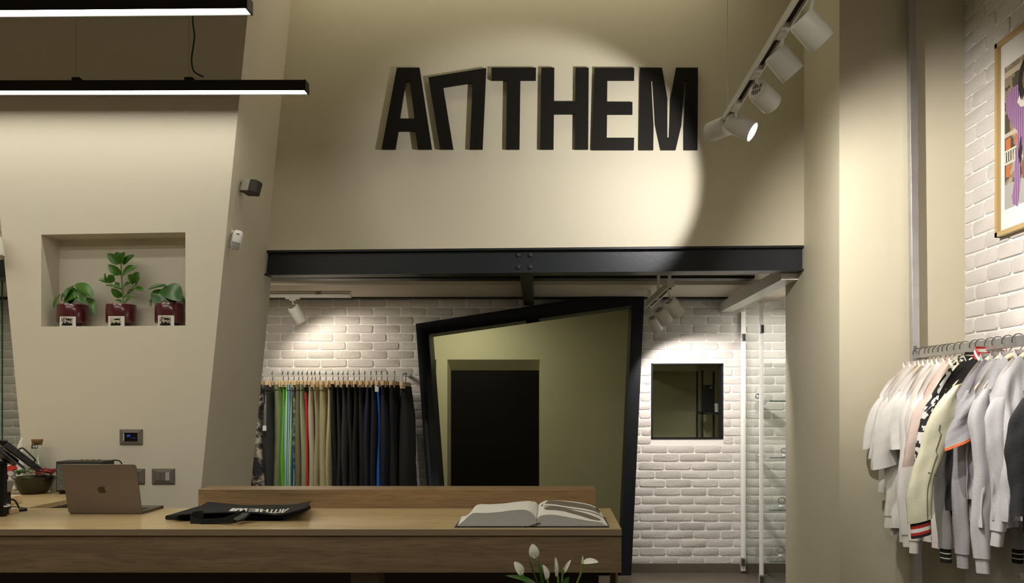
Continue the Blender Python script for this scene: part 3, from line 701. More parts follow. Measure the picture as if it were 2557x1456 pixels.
ux = Vector((0, -math.sin(ang), math.cos(ang))); un = Vector((0, -math.cos(ang), -math.sin(ang)))
lo = Vector((0, yb + .004, TOP + .006))
def lidf(u, v, w): p = lo + ux*v + un*w; return (u, p.y, p.z)
lid = obj('lid', G().slab(rrect(xl0, xl1, 0, H, .012), [], 0, th_, lidf), M_alu, t)
obj('screen', G().slab(rrect(xl0+.006, xl1-.006, .008, H-.006, .006), [], -.001, 0, lidf), M_black, lid)
def lg(cx, cy): # crop pixel -> lid coordinates
    return ((cx - 1228) / 4.854 / 604, (836 - cy) / 4.854 / 604)
ap = [(1228,806),(1242,798),(1258,798),(1270,806),(1264,816),(1260,830),(1264,846),(1276,856),(1268,872),(1256,882),(1240,880),(1228,877),(1216,880),(1200,880),(1188,868),(1180,850),(1178,826),(1186,808),(1200,799),(1214,799)]
lf_ = [(1226,797),(1228,786),(1240,778),(1240,788),(1234,795)]
cxl, czl = (xl0+xl1)/2 + .000, H*.5 - .002
g = G().slab([(cxl + lg(*p)[0], czl + lg(*p)[1]) for p in ap], [], th_, th_ + .0004, lidf)
obj('logo', g, mat('dark_logo', (.055, .045, .025), .25, metal=.5), lid)
obj('logo_leaf', G().slab([(cxl + lg(*p)[0], czl + lg(*p)[1]) for p in lf_], [], th_, th_ + .0004, lidf), MC['dark_logo'], lid)
# ================================================================== TOTE BAG
M_bag = mat('black_canvas', (.010, .010, .0095), .9, bump=.5, bscale=500)
def bg(cx, cy): return (380 + cx/4.2617, 1180 + cy/4.2617)
t = thing('tote_bag', 'black cloth tote bag lying on the oak counter with white print', 'bag', (X(600, 3.5), 3.5, TOP))
# sheet given by rows of pixel points with depth: front row to back row
rowsA = [ (3.42, [(150,457),(480,432),(880,420),(1180,432),(1310,446),(1440,428),(1640,372)]),
          (3.52, [(330,420),(560,405),(900,395),(1180,405),(1330,412),(1480,395),(1660,340)]),
          (3.64, [(470,380),(640,372),(920,372),(1190,380),(1350,380),(1510,362),(1675,318)]),
          (3.76, [(590,312),(720,322),(940,342),(1180,352),(1380,350),(1560,330),(1690,303)])]
def sheet(rows, th, sub=6):
    grid = []
    for D, r in rows: grid.append([P(*bg(*p), D) for p in r])
    grid = [smooth(r, sub) for r in grid]
    cols = list(zip(*grid)); cols = [smooth(c, sub) for c in cols]; grid = list(zip(*cols))
    n = len(grid); m = len(grid[0]); top = [p for r in grid for p in r]; bot = [p - Vector((0,0,th)) for p in top]; k = n*m; fs = []
    for i in range(n-1):
        for j in range(m-1):
            a = i*m+j; fs.append((a, a+1, a+m+1, a+m)); fs.append((k+a, k+a+m, k+a+m+1, k+a+1))
    for j in range(m-1):
        fs.append((j, k+j, k+j+1, j+1)); a = (n-1)*m+j; fs.append((a, a+1, k+a+1, k+a))
    for i in range(n-1):
        a = i*m; fs.append((a, a+m, k+a+m, k+a)); a = i*m+m-1; fs.append((a, k+a, k+a+m, a+m))
    return G().add(top+bot, fs), grid
g, gridA = sheet(rowsA, .004)
pa = obj('upper_panel', g, M_bag, t, smooth=True)
yl = TOP + .0005
def tb(px, py): # pixel on the table top
    D = F * (CH - TOP - .003) / (py - VY); return P(px, py, D)
lo_o = [bg(135,496), bg(420,500), bg(900,505), bg(1390,503), bg(1560,440), bg(1688,380), bg(1560,372), bg(1000,378), bg(500,385)]
pts = [tb(*p) for p in lo_o]
obj('lower_panel', G().slab([(p.x, p.y) for p in pts], [], TOP + .0008, TOP + .016, lambda u, v, w: (u, v, w)), M_bag, t, bevel=.004)
strap = [(430,520,3.38),(410,500,3.4),(430,470,3.42),(480,440,3.44),(560,430,3.46)]
def ribbon(pts, w, th=.0025, dirv=Vector((0,0,1))):
    ps = smooth(pts, 5); rings = []
    for i, p in enumerate(ps):
        tn = (ps[min(i+1, len(ps)-1)] - ps[max(i-1, 0)]).normalized(); s_ = (dirv - tn*dirv.dot(tn)).normalized(); n_ = tn.cross(s_)
        rings.append([p + s_*w/2 + n_*th/2, p - s_*w/2 + n_*th/2, p - s_*w/2 - n_*th/2, p + s_*w/2 - n_*th/2])
    return G().loft(rings)
def bp(cx, cy, D): return P(*bg(cx, cy), D)
obj('handle', ribbon([bp(545,445,3.42), bp(450,455,3.40), bp(415,495,3.38), bp(440,525,3.37), bp(600,532,3.37), bp(760,520,3.37), bp(900,470,3.38), bp(990,430,3.42)], .028), M_bag, t, smooth=True)
obj('handle', ribbon([bp(1040,440,3.42), bp(960,500,3.36), bp(870,532,3.335), bp(800,540,3.345), bp(650,536,3.36), bp(500,536,3.36)], .012, dirv=Vector((0,-1,.4))), M_bag, t, smooth=True)
obj('handle', ribbon([bp(985,430,3.40), bp(950,465,3.38), bp(905,510,3.36)], .04, dirv=Vector((1,0,.1))), mat('grey_webbing', (.05,.05,.045), .8), t, smooth=True)
# print: same letters as on the wall, upside down, wrapped on the sheet
def on_sheet(u, v, off=.0012):
    n = len(gridA)-1; m = len(gridA[0])-1
    a = min(max(v, 0), .999)*n; b = min(max(u, 0), .999)*m; i, j = int(a), int(b); fa, fb = a-i, b-j
    p = gridA[i][j].lerp(gridA[i][j+1], fb).lerp(gridA[i+1][j].lerp(gridA[i+1][j+1], fb), fa); return p + Vector((0, -.0, off))
Mp = mat('white_print', (.62, .62, .6), .7)
for k, (o_, h_) in LET.items():
    def mp_(p): return (.80 - (p[0]-150)/2250*.50, .10 + (p[1]-110)/580*.40)
    loops = [[mp_(p) for p in o_]] + [[mp_(p) for p in h] for h in h_]
    flat = [p for l in loops for p in l]
    tris = tessellate_polygon([[Vector((p[0], p[1], 0)) for p in l] for l in loops])
    obj('printed_letter', G().add([on_sheet(*p, .0015) for p in flat], [tuple(q) for q in tris]), Mp, pa)
# ================================================================== OPEN BOOK
BK0, BK1 = 3.3, 3.60
def kx(cx, D): return X(980 + cx/3.995, D)
def kz(cy, D): return Z(1180 + cy/3.995, D)
Dn_ = F*(CH-TOP)/(317.3); Df_ = Dn_ + .26
t = thing('open_book', 'large open picture book lying on the right end of the oak counter', 'book', (kx(1400, Dn_), Dn_, TOP))
tz = TOP
frL = [(650,543),(720,478),(800,410),(930,408),(1060,398),(1180,382),(1300,375),(1370,392),(1415,430),(1436,466)]
bkL = [(690,510),(760,420),(842,326),(960,320),(1100,312),(1230,296),(1350,286),(1410,292),(1440,305),(1452,326)]
frR = [(1440,468),(1470,440),(1520,426),(1600,424),(1700,440),(1800,458),(1950,484),(2070,500),(2110,522),(2150,543)]
bkR = [(1453,330),(1480,305),(1520,293),(1600,296),(1700,308),(1800,322),(1950,345),(2035,380),(2060,400),(2085,420)]
def prof(pts, D): return [Vector((kx(a, D), D, max(tz + .006, kz(b, D)))) for a, b in pts]
def back(pts, D): return [Vector((kx(a, D), D, max(tz + .006, kz(b, D)))) for a, b in pts]
def block(fp, bp_, nm, mm):
    A = smooth(prof(fp, Dn_), 3); B = smooth(back(bp_, Df_), 3)
    n = len(A); rings = []
    K = 8
    for k in range(K+1):
        f = k/K; rings.append([A[i].lerp(B[i], f) for i in range(n)])
    vs = [p for r in rings for p in r] + [Vector((p.x, p.y, tz + .005)) for r in rings for p in r]; N = n*(K+1); fs = []
    for k in range(K):
        for i in range(n-1):
            a = k*n+i; fs.append((a, a+1, a+n+1, a+n)); fs.append((N+a, N+a+n, N+a+n+1, N+a+1))
        for i in (0, n-1):
            a = k*n+i; fs.append((a, a+n, N+a+n, N+a))
    for k in (0, K):
        for i in range(n-1):
            a = k*n+i; fs.append((a, a+1, N+a+1, N+a))
    obj(nm, G().add(vs, fs), mm, t, smooth=True); return rings
M_page = mat('page_edges', (.50, .50, .50), .7, bump=.5, bscale=30, stretch=(1, 1, 60), var=.12, vscale=20)
M_pg = mat('page_paper', (.74, .72, .66), .6)
rL = block(frL, bkL, 'left_pages', M_page); rR = block(frR, bkR, 'right_pages', M_page)
def page(rings, nm):
    n = len(rings[0]); K = len(rings)
    vs = [p + Vector((0, 0, .0009)) for r in rings for p in r] + [p + Vector((0, 0, .0003)) for r in rings for p in r]; N = n*K
    fs = []
    for k in range(K-1):
        for i in range(n-1):
            a = k*n+i; fs += [(a, a+1, a+n+1, a+n), (N+a, N+a+n, N+a+n+1, N+a+1)]
    return obj(nm, G().add(vs, fs), M_pg, t, smooth=True)
pgL = page(rL, 'left_page'); pgR = page(rR, 'right_page')
def on_page(rings, u, v, off=.0016):
    n = len(rings[0])-1; K = len(rings)-1; a = min(max(v,0),.999)*K; b = min(max(u,0),.999)*n; k, i = int(a), int(b)
    return rings[k][i].lerp(rings[k][i+1], b-i).lerp(rings[k+1][i].lerp(rings[k+1][i+1], b-i), a-k) + Vector((0,0,off))
def decal(nm, rings, poly, m, par, off=.0016):
    # subdivide by fan rows so that it follows the page
    us = [p[0] for p in poly]; u0, u1 = min(us), max(us); g = G(); N = 24
    def span(u):
        vs = []
        for i in range(len(poly)):
            a, b = poly[i], poly[(i+1) % len(poly)]
            if (a[0]-u)*(b[0]-u) <= 0 and a[0] != b[0]: vs.append(a[1] + (u-a[0])/(b[0]-a[0])*(b[1]-a[1]))
        return (min(vs), max(vs)) if len(vs) > 1 else (vs[0], vs[0]+.001) if vs else (0, .001)
    cols = []
    for i in range(N+1):
        u = u0 + (u1-u0)*min(max(i/N, .004), .996); lo_, hi = span(u); cols.append([on_page(rings, u, lo_ + (hi-lo_)*j/6, off) for j in range(7)])
    for i in range(N):
        for j in range(6): g.add([cols[i][j], cols[i+1][j], cols[i+1][j+1], cols[i][j+1]], [(0,1,2,3)])
    return obj(nm, g, m, par, smooth=True)
Mb = mat('brown_grey_print', (.16, .13, .10), .6, var=.3, vscale=40)
decal('printed_picture', rR, [(.20,.50),(.26,.58),(.36,.62),(.50,.60),(.62,.50),(.74,.36),(.82,.24),(.78,.12),(.70,.12),(.60,.26),(.46,.38),(.32,.34),(.24,.34)], Mb, pgR)
decal('printed_picture', rR, [(.10,.70),(.22,.97),(.40,.90),(.55,.86),(.80,.78),(.80,.60),(.62,.66),(.44,.70),(.25,.72)], Mb, pgR)
decal('printed_picture', rR, [(.74,.84),(.74,.93),(.84,.93),(.84,.84)], M_hole, pgR, .002)
decal('printed_mark', rL, [(.72,.93),(.72,.96),(.76,.96),(.76,.93)], Mb, pgL)
# a page that lifts from the right block
ls = []
for k in range(9):
    ls.append([on_page(rR, .18 + .80*i/14, .62 + .36*k/8, .004 + .010*math.sin(math.pi*min(1, i/14*.9))*(k/8)) for i in range(15)])
lp = G().loft(ls, cap=False, close=False)
obj('lifted_page', lp, M_pg, t, smooth=True)
decal('printed_picture', ls, [(.05,.35),(.12,.95),(.4,.85),(.88,.80),(.88,.2),(.6,.25),(.35,.2)], Mb, bpy.data.objects['lifted_page'], .0012)
decal('printed_picture', ls, [(.74,.62),(.74,.9),(.92,.9),(.92,.62)], M_hole, bpy.data.objects['lifted_page'], .002)
obj('cover', G().box(kx(622, Dn_), kx(1320, Dn_), Dn_ - .004, Df_ + .004, tz, tz + .004).box(kx(1440, Dn_), kx(2160, Dn_), Dn_ - .004, Df_ + .004, tz + .0, tz + .004)
    .hexa([(kx(1320, Dn_), Dn_-.004, tz), (kx(1330, Dn_), Dn_-.004, tz), (kx(1475, Dn_), Dn_-.004, tz+.016), (kx(1465, Dn_), Dn_-.004, tz+.018)],
          [(kx(1320, Dn_), Df_, tz), (kx(1330, Dn_), Df_, tz), (kx(1475, Dn_), Df_, tz+.016), (kx(1465, Dn_), Df_, tz+.018)]), mat('dark_book_cloth', (.03,.03,.035), .6), t)
# ================================================================== LEFT PROPS
def q6(cx, cy): return (cx/6.067, 1060 + cy/6.067)
def Q(cx, cy, D): return P(*q6(cx, cy), D)
# round glass bowl with succulents
cb = Vector((X(85, 4.47), 4.47, TOP)); r = .100
t = thing('planted_bowl', 'dark glass bowl of small succulents and red leaves on the side counter', 'planter', cb)
prof = [(.0001, 0), (.052, 0), (.062, .006), (.085, .045), (.1, .085), (.096, .086), (.08, .05), (.058, .012), (.0001, .008)]
obj('bowl', G().lathe(prof, cb, 40), mat('smoky_glass', (.12,.10,.06), .06, trans=.75), t, smooth=True)
obj('soil', G().lathe([(.0001, .012), (.055, .014), (.078, .05), (.088, .07), (.06, .082), (.0001, .088)], cb, 32), M_soil, t, smooth=True)
rnd = random.Random(4)
M_succ = mat('pale_succulent', (.30,.36,.24), .5, var=.3, vscale=30); M_red = mat('red_leaf', (.35,.05,.05), .5, var=.5, vscale=40); M_moss = mat('moss', (.08,.10,.02), .9)
def rosette(c, s, m, nm):
    g = G()
    for k in range(9):
        a = 2.4*k; e = .5 + .1*k; l = s*(1 - .05*k)
        leaf(g, c, c + Vector((math.cos(a)*math.cos(e), math.sin(a)*math.cos(e), math.sin(e)))*l, s*.5, (math.cos(a)*-.5, math.sin(a)*-.5, 1), n=4, m=2, th=.003)
    return obj(nm, g, m, t, smooth=True)
for k in range(46):
    a = rnd.uniform(0, 6.28); rr = .088*math.sqrt(rnd.random()); c = cb + Vector((rr*math.cos(a), rr*math.sin(a), (.106 - rr*.14) + rnd.uniform(0, .012)))
    rosette(c, rnd.uniform(.020, .032), M_red if c.x > cb.x - .0 and rnd.random() < .8 else (M_succ if rnd.random() < .75 else M_leaf), 'succulent')
obj('moss', G().sphere(cb + Vector((-.02, -.03, .07)), .05, 10, (1, .8, .45)), M_moss, t, smooth=True)
# carafe
cc = Vector((X(92.5, 4.5), 4.5, TOP)); cc.y = 4.52
cc = Vector((X(93, 4.52), 4.52, TOP)); zk = Z(1097, 4.52)
Hc = zk - TOP
t = thing('glass_carafe', 'clear glass carafe with cork stopper and black neck tag behind the bowl', 'carafe', cc)
prof = [(.0001, 0), (.058, 0), (.062, .01), (.060, .06), (.044, Hc-.10), (.027, Hc-.055), (.025, Hc-.02), (.026, Hc-.012), (.024, Hc-.012), (.0235, Hc-.05), (.042, Hc-.1), (.058, .06), (.059, .012), (.0001, .006)]
obj('glass_body', G().lathe(prof, cc, 40), M_glass, t, smooth=True)
obj('cork', G().lathe([(.0001, Hc-.03), (.022, Hc-.03), (.0275, Hc), (.0001, Hc)], cc, 24), mat('cork', (.30,.15,.05), .8, bump=.3, bscale=150, var=.2, vscale=60), t, smooth=True)
lb = obj('neck_tag', G().box(X(79.5, 4.49), X(94.5, 4.49), 4.486, 4.489, Z(1120, 4.49), Z(1110.5, 4.49)), M_black, t)
xo = X(80.5, 4.485); hh = Z(1112, 4.485) - Z(1118, 4.485)
for i, k in enumerate('HEM'):
    o_, h_ = LET[k]; x0 = min(p[0] for p in o_); wd = max(p[0] for p in o_) - x0
    obj('printed_letter', G().slab([(xo + i*(.0082) + (p[0]-x0)/wd*.0066 + .0015, Z(1112, 4.485) - (p[1]-110)/580*hh) for p in o_], [], 4.4855, 4.486), M_paper, lb)
# radio speaker
xs0, xs1, ys0, ys1 = -2.5, -2.262, 4.43, 4.55
t = thing('radio_speaker', 'black box radio speaker with grey cloth grille behind the laptop', 'speaker', ((xs0+xs1)/2, ys0, TOP))
zs0, zs1 = TOP + .012, TOP + .165
obj('cabinet', G().box(xs0, xs1, ys0, ys1, zs0, zs1), mat('black_leatherette', (.012,.013,.011), .5, bump=.4, bscale=400), t, bevel=.006)
obj('grille', G().box(xs0+.008, xs1-.008, ys0-.003, ys0+.001, zs0+.012, zs1-.012), ramp_mat('grey_grille_cloth', [(0, (.045,.05,.045)), (.5, (.16,.17,.15))], scale=500, detail=1), t)
obj('gold_trim', G().box(xs0+.008, xs1-.008, ys0-.004, ys0-.002, zs0+.010, zs0+.013), mat('brass', (.45,.33,.15), .3, metal=1), t)
for k in range(4): obj('knob', G().lathe([(.0001, .007), (.007, .007), (.0075, 0)], (xs0 + .10 + k*.03, (ys0+ys1)/2, zs1), 16), MC['brass'], t, smooth=True)
for x in (xs0+.03, xs1-.03): obj('foot', G().box(x-.015, x+.015, ys0+.01, ys1-.01, TOP, zs0+.001), M_black, t)
obj('power_cable', G().tube(smooth([(xs1-.01, ys1-.01, zs1-.002), (xs1+.02, ys1, zs1-.004), (xs1+.034, ys1+.01, zs1-.03), (xs1+.04, ys1+.01, TOP+.05), (xs1+.03, ys1-.01, TOP+.004)]), .003, 8), M_black, t, smooth=True)
# white toy figure with a red band
ct = Vector((X(28, 4.45), 4.45, TOP))
t = thing('toy_figure', 'white toy figure with a red stripe standing left of the planted bowl', 'toy', ct)
def f_(cx, cy): p = Q(cx, cy, 4.45); return p
obj('body', G().loft([[Vector((c.x + w*math.cos(a), c.y + w*.8*math.sin(a), c.z)) for a in [2*math.pi*k/20 for k in range(20)]] for c, w in
    ((f_(175, 975), .03), (f_(170, 900), .034), (f_(165, 820), .030), (f_(165, 760), .022), (f_(160, 700), .026), (f_(160, 650), .024), (f_(165, 612), .012))]), M_white, t, smooth=True)
for cx in (140, 265): obj('foot', G().sphere(f_(cx, 955) + Vector((0, -.02, 0)), .02, 10, (1, 1.3, .8)), M_white, t, smooth=True)
obj('arm', G().tube(smooth([f_(165, 690), f_(200, 725) + Vector((0,-.02,0)), f_(215, 735) + Vector((0,-.03,0))]), [.012]*6 + [.011]*6 + [.014], 12), M_white, t, smooth=True)
b_ = [f_(120, 780), f_(150, 720), f_(190, 660), f_(245, 640)]
obj('red_band', G().loft([[p + Vector((0, -.028, .0)) + Vector(d) for d in ((-.006,0,.012),(.006,0,-.012),(.008,.03,-.012),(-.004,.03,.012))] for p in b_]), mat('red_felt', (.55,.04,.02), .6), t, smooth=False)
e_ = [Q(300, 400, 4.54)]
t2 = thing('white_figurine', 'white curved tip of a figurine rising behind the tablet', 'figurine', (Q(310, 400, 4.55).x, 4.55, TOP))
obj('body', G().loft([[c + Vector((w*math.cos(a), w*.5*math.sin(a), 0)) for a in [2*math.pi*k/14 for k in range(14)]] for c, w in
   ((Vector((Q(310,400,4.55).x, 4.55, TOP)), .022), (Q(305, 700, 4.55), .02), (Q(305, 420, 4.55), .016), (Q(305, 330, 4.55), .014), (Q(318, 260, 4.55), .0095), (Q(330, 215, 4.55), .006), (Q(334, 192, 4.55), .002))]), M_white, t2, smooth=True)
# red bottle-like box left
tag(obj('red_tin', G().lathe([(.0001,0),(.013,0),(.013,.11),(.0001,.11)], (X(13, 4.3), 4.3, TOP), 20), mat('dark_red_tin', (.12,.015,.01), .4), smooth=True), 'small dark red tin behind the tablet stand pole', 'tin')
# tablet on a stand (till)
Dt = 3.55
t = thing('tablet_stand', 'black tilted tablet till on a pole stand at the left end of the counter', 'tablet stand', (X(-20, Dt), Dt, TOP))
A0, A1 = P(-60, 1094, 3.42), P(118, 1177, 3.42); B0, B1 = P(-60, 1090, 3.72), P(112, 1172, 3.72)
nrm = (A1-A0).cross(B0-A0).normalized(); nrm = nrm if nrm.z > 0 else -nrm
A0m = Q(60, 255, 3.42); A1m = Q(640, 655, 3.42)
def slabm(a, b, c_, d, th): n_ = (b-a).cross(d-a).normalized(); n_ = n_ if n_.z > 0 else -n_; return G().hexa([a, b, c_, d], [p - n_*th for p in (a, b, c_, d)])
a, b, c_, d = Q(130, 262, 3.42), Q(640, 660, 3.42), Q(560, 600, 3.66), Q(60, 245, 3.66)
tb_ = obj('tablet', slabm(a, b, c_, d, .024), M_black, t, bevel=.003)
obj('back_plate', slabm(*[p - Vector((.008, 0, .022)) for p in (Q(90, 330, 3.43), Q(430, 600, 3.43), Q(400, 560, 3.64), Q(60, 300, 3.64))], .006), mat('dark_violet_plastic', (.06,.05,.065), .4), t, bevel=.002)
obj('top_edge', slabm(Q(-260, 215, 3.44), Q(120, 250, 3.44), Q(120, 235, 3.6), Q(-260, 205, 3.6), .014), M_black, t, bevel=.002)
obj('reader', slabm(Q(-20, 310, 3.45), Q(300, 545, 3.45), Q(270, 590, 3.5), Q(-40, 420, 3.5), .02), M_black, t, bevel=.004)
obj('handle', G().tube(smooth([Q(270, 400, 3.40), Q(300, 370, 3.39), Q(350, 362, 3.385), Q(440, 440, 3.385), Q(530, 530, 3.385), Q(520, 560, 3.39), Q(470, 590, 3.40)]), .003, 8), M_black, t, smooth=True)
obj('arm', slabm(Q(-40, 570, 3.46), Q(250, 560, 3.46), Q(250, 560, 3.52), Q(-40, 570, 3.52), .006), M_black, t)
obj('pole', G().box(Q(-60, 0, 3.57).x, Q(46, 0, 3.57).x, 3.57, 3.60, TOP, Q(0, 575, 3.5).z), M_black, t, bevel=.003)
obj('base', G().box(Q(-800, 0, 3.5).x, Q(-220, 0, 3.5).x, 3.44, 3.58, TOP, TOP + .008), M_black, t, bevel=.002)
# light grey card reader leaning in a wood stand
Dc = 3.62
t = thing('card_reader', 'pale grey device propped on a wood block at the left edge of the counter', 'card reader', (Q(20, 0, Dc).x, Dc, TOP))
obj('device', G().hexa([Q(-60, 860, Dc), Q(70, 850, Dc), Q(105, 875, Dc), Q(-10, 1160, Dc)], [p + Vector((0, .06, 0)) for p in (Q(-60, 860, Dc), Q(70, 850, Dc), Q(105, 875, Dc), Q(-10, 1160, Dc))]), mat('pale_grey_plastic', (.38,.36,.38), .45), t, bevel=.004)
obj('support', G().box(Q(8, 0, Dc).x, Q(52, 0, Dc).x, Dc + .02, Dc + .05, TOP + .001, Q(0, 1040, Dc).z), M_black, t)
obj('wood_base', G().box(Q(-200, 0, 3.66).x, Q(183, 0, 3.66).x, 3.655, 3.71, TOP, Q(0, 1280, 3.66).z), M_pale, t, bevel=.003)
t = tag(obj('wood_block', G().box(Q(-100, 0, 3.98).x, Q(170, 0, 3.98).x, 3.96, 4.06, TOP, Q(0, 1092, 3.98).z), M_pale, bevel=.004), 'pale wooden block standing on the side counter behind the card reader', 'wooden block')
pd = [tb(*q6(*p)) for p in ((190, 1325), (415, 1300), (405, 1283), (60, 1240), (60, 1262))]
t = thing('phone_pad', 'flat black pad with a looping cable on the counter left of the laptop', 'charging pad', (pd[0].x, pd[0].y, TOP))
obj('pad', G().slab([(p.x, p.y) for p in pd], [], TOP, TOP + .010, lambda u, v, w: (u, v, w)), M_black, t, bevel=.002)
obj('cable', G().tube(smooth([Q(60, 1230, 3.52), Q(110, 1165, 3.54), Q(180, 1138, 3.56), Q(230, 1160, 3.58), Q(262, 1210, 3.6), Q(290, 1268, 3.6)]), .0035, 8), M_black, t, smooth=True)
obj('white_cable', G().tube(smooth([Q(60, 1242, 3.5), Q(110, 1240, 3.5), Q(150, 1232, 3.52), Q(140, 1214, 3.54), Q(100, 1212, 3.54)]), .0025, 8), M_white, t, smooth=True)
# ================================================================== PEACE LILY in front of the counter
Dl = 2.95
t = thing('peace_lily', 'peace lily with white hooded flowers in front of the counter', 'plant', (X(1385, Dl), Dl, 0))
def q4(cx, cy): return (980 + cx/3.995, 1180 + cy/3.995)
def L4(cx, cy, D=Dl): return P(*q4(cx, cy), D)
pc = Vector((X(1385, Dl), Dl, 0))
obj('pot', G().lathe([(.0001, 0), (.10, 0), (.13, .02), (.15, .28), (.145, .3), (.135, .3), (.13, .27), (.0001, .27)], pc, 36), mat('dark_clay', (.05,.04,.035), .6), t, smooth=True)
obj('soil', G().lathe([(.0001, .275), (.132, .272)], pc, 24), M_soil, t)
M_sp = mat('white_spathe', (.66, .66, .56), .5, var=.12, vscale=30)
root = pc + Vector((0, 0, .275))
def flower(b, tip, w, face, cup, stem_pts, spadix=None, nm='flower'):
    g = G(); leaf(g, L4(*b), L4(*tip), w/3.995*Dl/F, face, curl=.10, cup=cup, n=10, m=8)
    f = obj(nm, g, M_sp, t, smooth=True)
    pts = [root + Vector((rnd.uniform(-.04, .04), rnd.uniform(-.03, .03), 0))] + [L4(*p) for p in stem_pts] + [L4(*b)]
    obj('stem', G().tube(smooth(pts, 6), .0032, 8), M_stem, t, smooth=True)
    if spadix: obj('spadix', G().tube([L4(*spadix[0]) + Vector((0, -.012, 0)), L4(*spadix[1]) + Vector((0, -.012, 0))], [.004, .0025], 8), mat('pale_spadix', (.55,.58,.35), .7, bump=.5, bscale=400), f, smooth=True)
flower((1425, 855), (1395, 712), 100, (0, -1, .2), .15, [(1500, 1090), (1470, 960)], ((1415, 850), (1408, 790)))
flower((1295, 1025), (1215, 890), 85, (.5, -1, .2), .3, [(1340, 1200)], ((1298, 1000), (1292, 960)))
flower((1535, 1075), (1500, 920), 62, (.6, -.8, .1), .6, [(1560, 1200)])
flower((1635, 1045), (1625, 845), 34, (.2, -1, 0), .9, [(1650, 1200)])
flower((1712, 1005), (1780, 872), 36, (-.4, -1, .2), .6, [(1690, 1100)])
flower((1895, 905), (2055, 895), 70, (0, -.7, .8), .35, [(1790, 1350), (1880, 1000)], ((1895, 905), (1897, 832)))
for (b, tp_, w, fc) in (((1500, 1200), (1130, 1030), 90, (-.2, -.4, .9)), ((1480, 1150), (1445, 880), 34, (.6, -.8, 0)), ((1540, 1180), (1350, 1140), 80, (0, -.5, .9)), ((1650, 1250), (1760, 1040), 90, (.1, -.8, .6)),
                        ((1700, 1260), (1960, 1120), 100, (.2, -.5, .8)), ((1500, 1300), (1300, 1200), 90, (0,-.6,.8)), ((1600, 1300), (1560, 1110), 80, (0,-.9,.3)), ((1480,1180),(1355,850),16,(0,-1,.2))):
    g = G(); leaf(g, L4(*b), L4(*tp_, Dl - .03), w/3.995*Dl/F, fc, curl=.12, cup=.15, n=12)
    obj('leaf', g, M_leaf2, t, smooth=True)
    obj('stem', G().tube(smooth([root, root.lerp(L4(*b), .6) + Vector((rnd.uniform(-.03,.03), 0, .02)), L4(*b)], 5), .003, 8), M_stem, t, smooth=True)
# ================================================================== TROUSERS RAIL
DR = 6.98; zr_ = Z(935, DR)
t = thing('clothes_rail', 'silver clothes rail on posts along the brick wall holding trousers', 'clothes rail', (-1.6, DR, 0))
xr0, xr1 = -3.1, X(1001, DR)
obj('rail', G().box(xr0, xr1, DR - .012, DR + .012, zr_ - .019, zr_ + .019), M_chrome, t, bevel=.002)
obj('post', G().box(xr1 - .004, xr1 + .016, DR - .012, DR + .012, 0, zr_ + .019), M_chrome, t, bevel=.002)
obj('wall_arm', G().box(xr1 - .004, xr1 + .012, DR + .012, DB - .008, zr_ - .012, zr_ + .012), M_chrome, t)
obj('foot', G().box(xr1 - .15, xr1 + .15, DR - .012, DR + .012, 0, .02), M_chrome, t)
def hook_pts(top, r, drop, axis):
    """hook around a rail: axis = horizontal unit vector across the rail"""
    a = Vector(axis); up = Vector((0, 0, 1)); pts = []
    for k in range(0, 11):
        th = math.radians(-20 + 200*k/10); pts.append(top - up*r + a*(math.cos(th)*-r) + up*(math.sin(th)*r))
    pts = [p for p in pts]
    end = pts[-1]
    pts.append(end - up*r*.8 - a*r*.35); pts.append(top - up*(r*2 + drop*.45) + a*.002); pts.append(top - up*(r*2 + drop))
    return smooth(pts, 2)
def clip_hanger(label):
    t = thing('clip_hanger', label, 'hanger', (0, 0, 0), 'clip hangers on the trousers rail')
    obj('hook', G().tube(hook_pts(Vector((0, 0, .024)), .021, .035, (0, 1, 0)), .0032, 6), M_wire, t, smooth=True)
    obj('bar', G().box(-.010, .010, -.17, .17, -.088, -.052), M_pale, t, bevel=.003)
    for s_ in (-1, 1): obj('clip', G().box(-.020, .020, s_*.13 - .022, s_*.13 + .022, -.105, -.058), mat('light_clip_wood', (.72,.52,.32), .5), t, bevel=.004)
    return t
proto = clip_hanger('')
